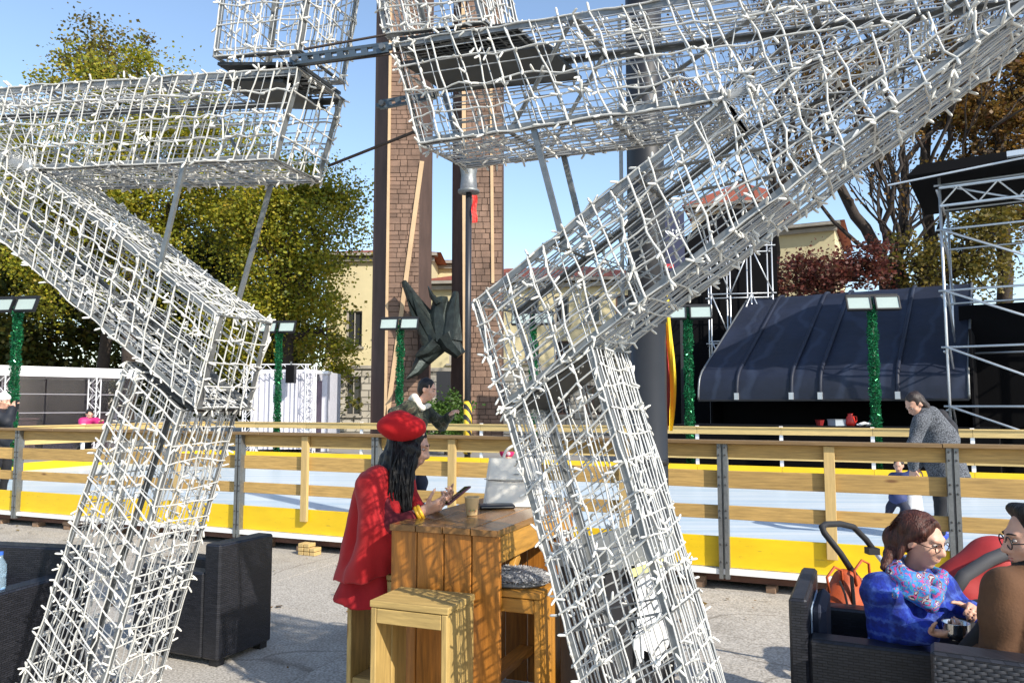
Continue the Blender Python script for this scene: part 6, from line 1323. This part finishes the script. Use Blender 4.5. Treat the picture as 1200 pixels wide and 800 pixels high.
# ---- woman in blue coat
Yw = 3.42; a = lambda x, y, Y=Yw: at(x, y, Y)
def plaid(n, l, mp, cur, b):
    mx = cur
    v = n.new('ShaderNodeTexNoise'); v.inputs['Scale'].default_value = 60; v.inputs['Detail'].default_value = 3; v.inputs['Roughness'].default_value = .8; l.new(mp.outputs[0], v.inputs['Vector'])
    for i, (dr, col, sc, lo) in enumerate((('X', (.05,.12,.48,1), 4.6, .70), ('Z', (.004,.008,.07,1), 3.4, .55), ('Z', (.08,.15,.48,1), 5.1, .80), ('X', (.003,.006,.05,1), 3.1, .70))):
        t = n.new('ShaderNodeTexWave'); t.bands_direction = dr; t.inputs['Scale'].default_value = sc; t.inputs['Distortion'].default_value = 1.8; t.inputs['Detail'].default_value = 5; t.inputs['Detail Scale'].default_value = 14; l.new(mp.outputs[0], t.inputs['Vector'])
        rp = n.new('ShaderNodeValToRGB'); rp.color_ramp.elements[0].position = lo; rp.color_ramp.elements[1].position = 1; rp.color_ramp.elements[0].color = (0,0,0,1); rp.color_ramp.elements[1].color = (1,1,1,1); l.new(t.outputs['Fac'], rp.inputs[0])
        ml = n.new('ShaderNodeMath'); ml.operation = 'MULTIPLY'; l.new(rp.outputs[0], ml.inputs[0]); l.new(v.outputs['Fac'], ml.inputs[1]); m3 = n.new('ShaderNodeMath'); m3.operation = 'MULTIPLY'; m3.inputs[1].default_value = .95; m3.use_clamp = True; l.new(ml.outputs[0], m3.inputs[0])
        q = n.new('ShaderNodeMix'); q.data_type = 'RGBA'; l.new(m3.outputs[0], q.inputs[0]); l.new(mx, q.inputs[6]); q.inputs[7].default_value = col; mx = q.outputs[2]
    return mx
BLUEC = mat('blue_plaid_boucle', (.007,.032,.36), .9, noise=(45,.5), bump=(110,.7,.006), extra=plaid)
AUB = mat('auburn_hair', (.085,.026,.016), .48, noise=(50,.45), stretch=(1,1,.2), extra=strands, spec=.35)
H = a(1079, 631, 3.38); Fb = Vector((.54,-.80,-.26))
J = dict(head=H, face=Fb, neck=a(1066,674,3.46), pel=a(1062,785,3.50), shR=a(1034,694,3.34), elR=a(1040,738,3.36), wrR=a(1091,741,3.18), shL=a(1098,690,3.58), elL=a(1126,724,3.54), wrL=a(1139,716,3.32), pnR=Vector((.1,.35,.9)), pnL=Vector((-.6,-.4,-.5)), curl=.85)
J['knR'] = a(1128,745,3.30); J['anR'] = Vector((J['knR'].x+.08, J['knR'].y-.05, .10)); J['knL'] = a(1150,722,3.50); J['anL'] = Vector((J['knL'].x+.05, J['knL'].y, .10))
fg, (f_, u_, r_) = figure('woman in a blue plaid coat, bright scarf and glasses holding a steel bowl', J, dict(coat=BLUEC, legs=DARKC, hair=None), h=.008, torso_r=.14, arm_r=.066, fold=(.004, 46), hs=.95, ck=.07, skirt=[('c', T3(a(1060,706,3.44)), .125, T3(a(1064,785,3.46)), .15), ('c', T3(a(1086,712,3.48)), .10, T3(a(1088,785,3.46)), .13)])
eyesb = None
hp_ = lambda r, f, u: T3(H+(r_*r+f_*f+u_*u)*.97); MM = [[r_[i], f_[i], u_[i]] for i in range(3)]
hr_ = [('e', hp_(0,-.026,.030), (.082,.094,.090), MM), ('e', hp_(.0,-.05,-.01), (.074,.070,.070), MM), ('s', hp_(0,.130,-.035), (.090,.085,.115), MM), ('c', hp_(.012,.050,.094), .012, hp_(.066,.026,.045), .012), ('c', hp_(.012,.050,.094), .012, hp_(-.066,.026,.045), .012), ('c', hp_(.068,.034,.045), .014, hp_(.074,-.01,.0), .018), ('c', hp_(.055,-.03,-.02), .028, hp_(.05,-.10,-.04), .036), ('c', hp_(.03,-.10,-.02), .045, T3(a(1048,640,3.44)), .034), ('c', T3(a(1048,640,3.44)), .034, T3(a(1036,664,3.36)), .018), ('c', hp_(.066,-.03,-.02), .022, T3(a(1052,655,3.36)), .008)]
sdf('hair', hr_, AUB, fg, h=.006, k=.016, fold=(.0022, 110, .4))
m = MB(); rr = random.Random(8)
for i in range(110):       # combed-back strands
    t = rr.uniform(-1,1); a0 = Vector(hp_(.066*t, .060-.045*t*t, .085-.05*t*t)); b0 = Vector(hp_(.05*t+.02, -.115, .0+rr.uniform(-.03,.03))); md = Vector(hp_(.074*t, -.03, .119-.058*t*t)); m.tube([a0, a0.lerp(md,.6)+u_*.008, md, md.lerp(b0,.5)+(-f_*.02+u_*.018), b0], [.0012,.0022,.0026,.0022,.0012], 4)
m.build('hair_strands', AUB, fg, smooth=True, kind='stuff')
glasses(fg, H, Fb, s=.95, m_=mat('brown_glasses_frame', (.035,.018,.012), .25))
GL = mat('glasses_lens', (.9,.9,.9), .02, trans=.95)
def scarfx(n, l, mp, cur, b):
    v = n.new('ShaderNodeTexNoise'); v.inputs['Scale'].default_value = 17; v.inputs['Detail'].default_value = 1.5; v.inputs['Distortion'].default_value = 2.6; l.new(mp.outputs[0], v.inputs['Vector']); rp = n.new('ShaderNodeValToRGB'); rp.color_ramp.interpolation = 'CONSTANT'; e = rp.color_ramp.elements
    e[0].color = (.03,.02,.16,1); e[1].position = .32; e[1].color = (.42,.05,.20,1)
    for p_, c_ in ((.39,(.02,.12,.38,1)), (.455,(.05,.20,.50,1)), (.505,(.02,.24,.28,1)), (.55,(.42,.05,.20,1)), (.59,(.012,.01,.02,1)), (.64,(.45,.42,.42,1)), (.70,(.10,.03,.32,1))): q = e.new(p_); q.color = c_
    l.new(v.outputs['Fac'], rp.inputs[0]); return rp.outputs[0]
SCARF = mat('patterned_scarf', (.1,.2,.5), .7, extra=scarfx, bump=(40,.4,.006))
sdf('scarf', [('c', T3(a(1064,676,3.31)), .030, T3(a(1098,680,3.36)), .028), ('c', T3(a(1068,690,3.29)), .026, T3(a(1094,692,3.31)), .026), ('c', T3(a(1046,662,3.40)), .032, T3(a(1058,682,3.29)), .036), ('c', T3(a(1058,682,3.29)), .036, T3(a(1090,710,3.27)), .026), ('c', T3(a(1052,668,3.33)), .030, T3(a(1082,694,3.27)), .030), ('c', T3(a(1104,676,3.44)), .028, T3(a(1097,702,3.28)), .024), ('c', T3(a(1104,676,3.44)), .028, T3(a(1086,668,3.54)), .032), ('c', T3(a(1046,662,3.40)), .032, T3(a(1062,660,3.52)), .034), ('c', T3(a(1062,660,3.52)), .034, T3(a(1086,668,3.54)), .032), ('c', T3(a(1046,670,3.34)), .026, T3(a(1046,698,3.265)), .018), ('c', T3(a(1060,696,3.28)), .016, T3(a(1084,706,3.265)), .016)], SCARF, fg, h=.007, k=.02, fold=(.005, 60))
bw_ = root('steel_bowl', a(1121,742,3.10), 0, 'polished steel bowl in the hand of the woman in blue', 'bowl')
m = MB(); m.lathe((0,0,-.01), [(.022,-.012),(.038,.0),(.047,.018),(.049,.052),(.0505,.055),(.046,.052),(.044,.02),(.03,.004),(.0,.002)], 28, cap=False); m.build('bowl_shell', mat('polished_steel', (.55,.55,.55), .14, 1), bw_, local=True, smooth=True)
MB().lathe((0,0,-.024), [(.0,0),(.024,.0),(.024,.004)], 24, cap=False).build('bowl_foot', MATS['polished_steel'], bw_, local=True, smooth=True)
# ---- man in brown jacket, seen from behind at the right edge
Yn = 2.72; a = lambda x, y, Y=Yn: at(x, y, Y)
H = a(1214, 630, 2.78); Fn = Vector((-.92,.22,-.16))
J = dict(head=H, face=Fn, neck=a(1222,676,2.76), pel=a(1222,800,2.72), shL=a(1176,690,2.74), elL=a(1166,790,2.74), wrL=a(1150,760,3.02), shR=a(1268,692,2.85), elR=a(1264,770,2.95), wrR=a(1205,752,3.12), curl=.6)
J['knL'] = Vector((J['pel'].x-.08, 3.14, .47)); J['anL'] = Vector((J['pel'].x-.05, 3.22, .09)); J['knR'] = Vector((J['pel'].x+.14, 3.14, .47)); J['anR'] = Vector((J['pel'].x+.15, 3.2, .09))
BRN = mat('brown_wool_jacket', (.115,.052,.022), .9, noise=(8,.3), bump=(120,.4,.004))
sk = [('c', T3(a(1208,676,2.78)), .05, T3(a(1178,688,2.75)), .062), ('c', T3(a(1222,700,2.80)), .125, T3(a(1220,800,2.76)), .14), ('c', T3(a(1252,692,2.85)), .1, T3(a(1250,800,2.82)), .13), ('c', T3(a(1198,668,2.75)), .018, T3(a(1222,672,2.70)), .018), ('c', T3(a(1222,672,2.70)), .018, T3(a(1246,668,2.76)), .018)]
fg, (f_, u_, r_) = figure('man in a brown jacket and glasses seen from behind at the right edge', J, dict(coat=BRN, legs=DARKC, hair=HAIRB), h=.010, hairp=lambda q, s_: [('c', q(.05,.03,.10), .028, q(-.05,.03,.10), .028), ('c', q(.07,-.02,.03), .03, q(.07,-.05,-.06), .025), ('c', q(-.07,-.02,.03), .03, q(-.07,-.05,-.06), .025)], torso_r=.13, arm_r=.060, skirt=sk, fold=(.009, 40, .55), ck=.008)
glasses(fg, H, Fn, s=1.0, m_=BLACKM)
hp_ = lambda r, f, u: T3(H+r_*r+f_*f+u_*u); MM = [[r_[i], f_[i], u_[i]] for i in range(3)]
sdf('beard', [('e', hp_(0,.045,-.085), (.055,.052,.040), MM), ('e', hp_(.045,.02,-.06), (.02,.04,.04), MM), ('e', hp_(-.045,.02,-.06), (.02,.04,.04), MM), ('c', hp_(-.02,.090,-.046), .007, hp_(.02,.090,-.046), .007)], HAIRB, fg, h=.008, k=.02, fold=(.003, 90))
MB().tube([a(1168,716,2.88), a(1152,744,2.95), a(1132,768,3.02), a(1108,784,3.08)], [.030,.040,.042,.04], 12).build('dark_sleeve', DARKC, fg, smooth=True)
